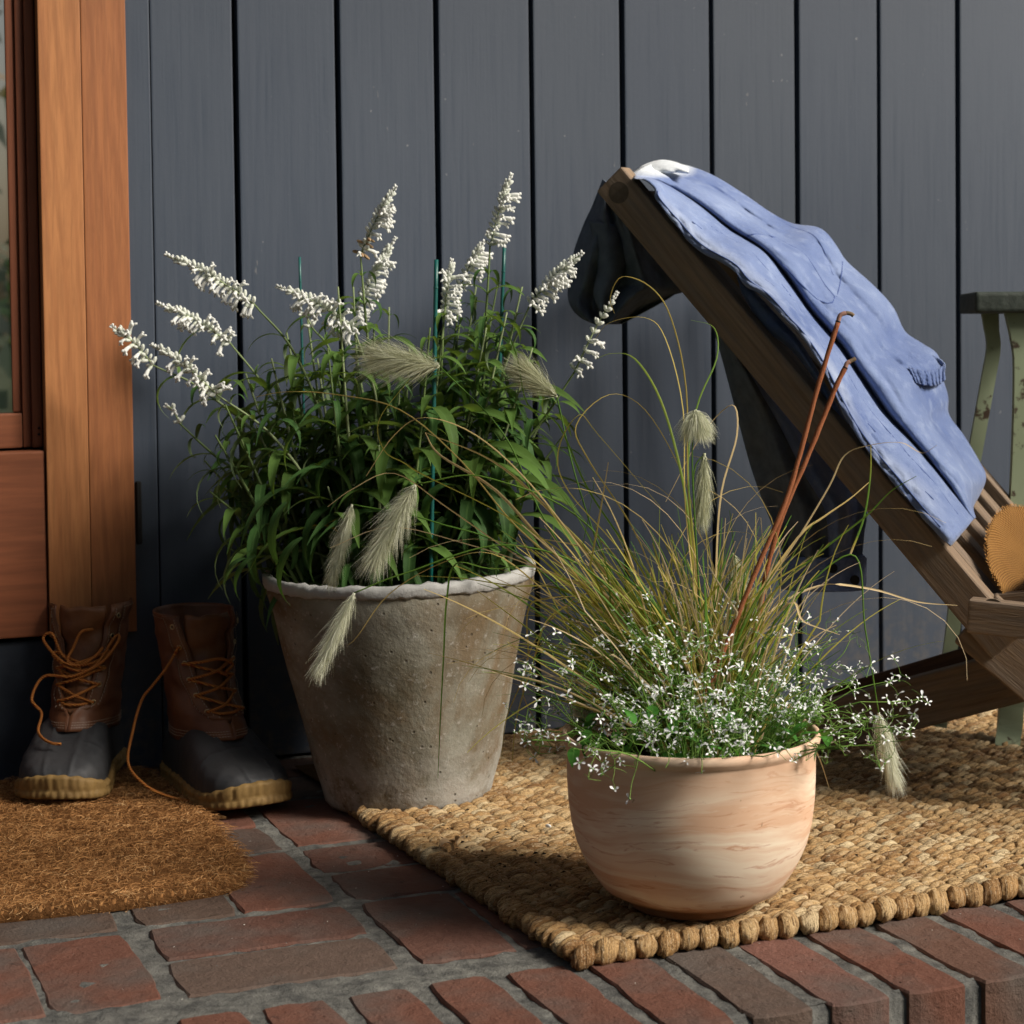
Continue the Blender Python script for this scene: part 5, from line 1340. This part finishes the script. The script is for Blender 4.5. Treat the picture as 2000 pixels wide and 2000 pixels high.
# ================================================================== WHITE EUPHORBIA
random.seed(99)
eu=empty('white_euphorbia',TB+Vector((0,0,H)),label='airy euphorbia with tiny white flowers and thin green stems spilling from terracotta bowl',cat='plant')
def flower(seed):
    r_=random.Random(seed); mb=MB(); n=r_.choice((2,3,3,4))
    for i in range(n):
        a=6.28*i/n+r_.uniform(-.5,.5); el=r_.uniform(-.3,1.0); d=Vector((math.cos(a)*math.cos(el),math.sin(a)*math.cos(el),math.sin(el))); s=d.cross(Vector((0,0,1))).normalized(); nn=s.cross(d); l=r_.uniform(.0055,.0085); w_=l*.36
        pr_=[(0,.10),(.35,.35),(.62,.9),(.82,1),(.96,.6),(1,.15)]; vs=[];fs=[];tt=[]
        for t,k_ in pr_:
            c=d*l*t+nn*l*(.10*math.sin(t*3))-Vector((0,0,.15*l*t*t))
            vs+=[c-s*w_*k_*.5+nn*.0003,c-nn*.0002,c+s*w_*k_*.5+nn*.0003]; tt+=[0 if t==0 else .9]*3
        for q in range(len(pr_)-1):
            for z in (0,1): fs.append((q*3+z,q*3+z+1,q*3+z+4,q*3+z+3))
        b0=len(mb.t); mb.add(vs,fs); mb.t[b0:]=tt
    for q in range(3): blob(mb,Vector((r_.uniform(-.0008,.0008),r_.uniform(-.0008,.0008),-.0006)),Vector((0,0,1)),.0009,.0018,.0,5,3)
    return mb.mesh('blossom',M['bract'])
FL=[flower(s) for s in range(9)]
fl=[];stm=MB();ucnt=0
def twig(a,b,w0,w1,sag=.004):
    m_=a.lerp(b,.5)+Vector((random.uniform(-.003,.003),random.uniform(-.003,.003),sag)); tube(stm,spline([a,m_,b],3),lambda t:w0+(w1-w0)*t,4,cap=False,tint=random.random())
soilz=TB.z+SZ
def grow(e,gen,w_):
    """fork from end e"""
    if gen==0: return
    for q in range(random.choice((2,2,3))):
        d=Vector((random.gauss(0,1),random.gauss(0,1),random.gauss(.25,.8))).normalized()*random.uniform(.010,.022)*(1.15 if gen>1 else .7)
        n_=e+d; twig(e,n_,w_*.8,w_*.6,0); 
        if gen==1 or random.random()<.55: fl.append(n_)
        grow(n_,gen-1,w_*.75)
targets=[]
while len(targets)<150:
    a=random.gauss(0,1)*.085; b=random.gauss(-.02,.06)
    side=1 if a>0 else 0
    a*=1.18 if side else .95
    if not(-.165<a<.205): continue
    hmax=.105*max(0,1-(a/.24)**2)*(1-.30*g(a,.085,.035)); h=random.uniform(-.005,hmax)
    if b<-.075 and random.random()<.5: h=random.uniform(-.01,.04)
    targets.append((a,b,h))
EX=[(1040,1300,-.02),(1060,1245,.0),(1025,1340,-.03),(1085,1440,-.10),(1130,1450,-.11),(1230,1560,-.145),(1300,1500,-.145),(1370,1510,-.145),(1740,1330,.02),(1770,1370,.02),(1700,1300,.0),(1660,1250,.02),(1555,1230,.0),(1690,1400,.0),(1735,1420,-.02),(1620,1250,.02),(1180,1170+20,.0),(1270,1190,-.02),(1320,1180,.03),(1400,1195,.0),(1560,1215,.0)]
for (a,b,h) in targets:
    e=TB+Vector((0,0,H))+RT*a+Vector((FW.x,FW.y,0))*b+Vector((0,0,h)); s=Vector((TB.x,TB.y,soilz))+(RT*a*.45+Vector((FW.x,FW.y,0))*b*.7)
    if (Vector((s.x,s.y,0))-Vector((TB.x,TB.y,0))).length>.105: s=Vector((TB.x,TB.y,soilz))+(s-Vector((TB.x,TB.y,soilz))).normalized()*.1
    twig(s,e,.0009,.0006,.01); grow(e,3,.00065); ucnt+=1
for (x,y,dz) in EX:
    e=D(x,y,GD+dz); c=Vector((TB.x,TB.y,TB.z+H+.012)); dd_=e-c; dd_.z=0; s=c+dd_.normalized()*min(dd_.length,.118); s0=Vector((TB.x,TB.y,soilz))+dd_.normalized()*.07
    twig(s0,s,.0007,.0006,.004); m_=s.lerp(e,.55)+Vector((0,0,.006)); twig(s,m_,.0006,.0005,0); twig(m_,e,.0005,.0004,0); fl.append(e)
    if dz>-.1: grow(e,2,.0004)
    for q in range(2): f_=m_+Vector((random.gauss(0,.01),random.gauss(0,.01),random.gauss(0,.008))); twig(m_,f_,.0004,.0003,0); fl.append(f_)
o=stm.obj('stems',M['eustem'],eu); o['kind']='stuff'
# drop those buried in the bowl or too far
def okf(p):
    r_=((p.x-TB.x)**2+(p.y-TB.y)**2)**.5
    return not(r_<.132 and p.z<TB.z+SZ+.004) and p.z>.03
fl=[p for p in fl if okf(p)]
random.shuffle(fl); fl=fl[:1350]
fl.sort(key=lambda p:depth(p)); sm=MB()
for k_,p in enumerate(fl):
    tl=(Vector((0,0,1))*.7-FW*random.uniform(0,.7)+Vector((random.gauss(0,.5),random.gauss(0,.5),0))).normalized(); e=tl.orthogonal().normalized(); s=random.uniform(.62,1.08)
    q_=tl.to_track_quat('Z','Y').to_matrix().to_4x4()@Matrix.Rotation(random.uniform(0,6.28),4,'Z'); mw=Matrix.Translation(p)@q_@Matrix.Diagonal((s,s,s,1)); me=random.choice(FL)
    if k_<300: link('blossom',me,eu,mw)
    else:
        b0=len(sm.t); sm.add([mw@v.co for v in me.vertices],[tuple(f.vertices) for f in me.polygons]); sm.t[b0:]=[d_.value for d_ in me.attributes['tint'].data]
o=sm.obj('more_blossoms',M['bract'],eu); o['kind']='stuff'
RL=[leaf_mesh('leaf',M['euleaf'],40,8,.55,i+30,8,.15) for i in range(3)]
for q in range(120):
    a=random.uniform(-.13,.14); b=random.uniform(-.11,.06); p=TB+Vector((0,0,H+random.uniform(-.02,.045)*(1-abs(a)/.2)))+RT*a+Vector((FW.x,FW.y,0))*b
    r_=((p.x-TB.x)**2+(p.y-TB.y)**2)**.5
    if r_>.115 : p.z=max(p.z,TB.z+H+.006)
    l=random.uniform(.012,.024); link('leaf',random.choice(RL),eu,Matrix.Translation(p)@Matrix.Rotation(random.uniform(0,6.28),4,'Z')@Matrix.Rotation(random.uniform(-.6,1.2),4,'Y')@Matrix.Diagonal((l,l,l,1)))
for q in range(90):   # fine upright green shoots at the right of the bowl
    a=random.uniform(.02,.11); b=random.uniform(-.08,.05); s=Vector((TB.x,TB.y,soilz))+RT*a*.8+Vector((FW.x,FW.y,0))*b; e=s+RT*random.uniform(.0,.06)+Vector((0,0,random.uniform(.04,.10)))-FW*random.uniform(-.01,.03)
    mb=stm=MB(); 
    ribbon(mb,spline([s,s.lerp(e,.5)+Vector((0,0,.008)),e],5),lambda t:.0011*(1-t)+.0002,RT,tint=random.uniform(0,.35)); 
    if q<90: mb.obj('shoot',M['eustem'],eu)
# ================================================================== RUST RODS
for (pts,nk,tp_,dz,lab) in (([(1372,1362),(1397,1312),(1422,1250),(1472,1126),(1530,990),(1559,900),(1599,750),(1637,628)],[(1637,628),(1641,616),(1652,611)],[(1652,611),(1662,613),(1667,617)],-.015,'taller slender rust coated rod with bent tan tip, standing in the grass'),
    ([(1452,1330),(1481,1208),(1501,1099),(1531,1000),(1574,900),(1610,812),(1634,752),(1651,718)],[(1651,718),(1654,710),(1660,706)],[(1660,706),(1666,703),(1671,700)],.015,'shorter slender rust coated rod leaning right, with a bent grey tip')):
    t=empty('rusty_rod',D(pts[0][0],pts[0][1],GD+dz),label=lab,cat='garden rod',group='rust coated rods stuck in the terracotta bowl')
    k_=GD/FPX; dpt=lambda q:D(q[0],q[1],GD+dz)
    mb=MB(); P=spline([dpt(q) for q in pts],12); P=[p+Vector((noise.noise(p*60),noise.noise(p*60+Vector((5,0,0))),0))*.0004 for p in P]; tube(mb,P,lambda u:(4.9+.3*math.sin(u*60))*k_*(.55+.45*min(1,u*9)),12); mb.obj('shaft',M['rust'],t)
    mb=MB(); tube(mb,spline([dpt(q) for q in nk],6),4.4*k_,10); mb.obj('neck',M['rodneck'],t)
    mb=MB(); tube(mb,spline([dpt(q) for q in tp_],5),4.0*k_,10); mb.obj('tip',M['rodtip'],t)
    a=dpt(nk[0]); d_=(P[-1]-P[-3]).normalized(); mb=MB(); tube(mb,[a-d_*.0008,a+d_*.0006],5.2*k_,12); mb.obj('band',M['black'],t)
# ================================================================== LITTER
random.seed(55)
for (px,py,l,an,lab) in ((860,1652,.028,.3,'larger crumpled dry leaf on the rug, in front of the concrete pot'),(905,1640,.02,1.9,'smaller dry leaf on the rug at the foot of the concrete pot'),(1570,1770-20,.014,.4,'small dry leaf on the rug, right of the terracotta bowl')):
    p=F(px,py,.024); me=leaf_mesh('dry_leaf',M['withered'],120,40,.4,7,8,.5)
    tag(link('dry_leaf',me,None,Matrix.Translation(p)@Matrix.Rotation(an,4,'Z')@Matrix.Diagonal((l,l,l,1))),lab,'dry leaf')
p=F(1066,1612,.024); mb=MB(); blob(mb,Vector((0,0,0)),Vector((.2,-1,.1)),.0022,.010,1,8,6)
tag(link('fallen_petal',mb.mesh('fallen_petal',M['bract']),None,Matrix.Translation(p)),'single fallen white petal lying on the jute rug','petal')
mb=MB()
for q in range(260):
    x=random.gauss(930,150) if q%2 else random.uniform(600,1950); y=random.gauss(1650,60) if q%2 else random.uniform(1500,1750)
    p=F(x,y,.022); 
    if not(p.x>.07 and p.y>-.95 and p.y<-.1): continue
    s=random.uniform(.0008,.0035); an=random.uniform(0,6.28); a=Vector((math.cos(an),math.sin(an),random.uniform(-.3,.3)))*s; b=Vector((-math.sin(an),math.cos(an),0))*s*random.uniform(.2,.6)
    mb.add([p-a,p+b+Vector((0,0,s*.5)),p+a,p-b],[(0,1,2),(0,2,3)],tint=random.uniform(0,.4))
tag(mb.obj('crumbs',M['soil']),'dark crumbs of soil and leaf litter scattered on the rug','litter',kind='stuff')

mb=MB()
for q in range(700):
    x=random.uniform(-.75,.55); y=random.uniform(-1.13,-.25)
    if x<-.12 and y>-.6: continue
    p=Vector((x,y,random.uniform(.0003,.0012))); s_=random.uniform(.0004,.0015)*(1 if q%12 else 1.8); o3=[Vector((random.uniform(-1,1),random.uniform(-1,1),random.uniform(0,.9)))*s_ for _ in range(4)]
    mb.add([p+v for v in o3],[(0,1,2),(0,2,3),(0,1,3),(1,2,3)],mi=random.choice((0,0,1,2)))
tag(mb.obj('grit',[M['mortar'],M['soil'],M['perlite']]),'sand grains and grit scattered over the brick paving','grit',kind='stuff')
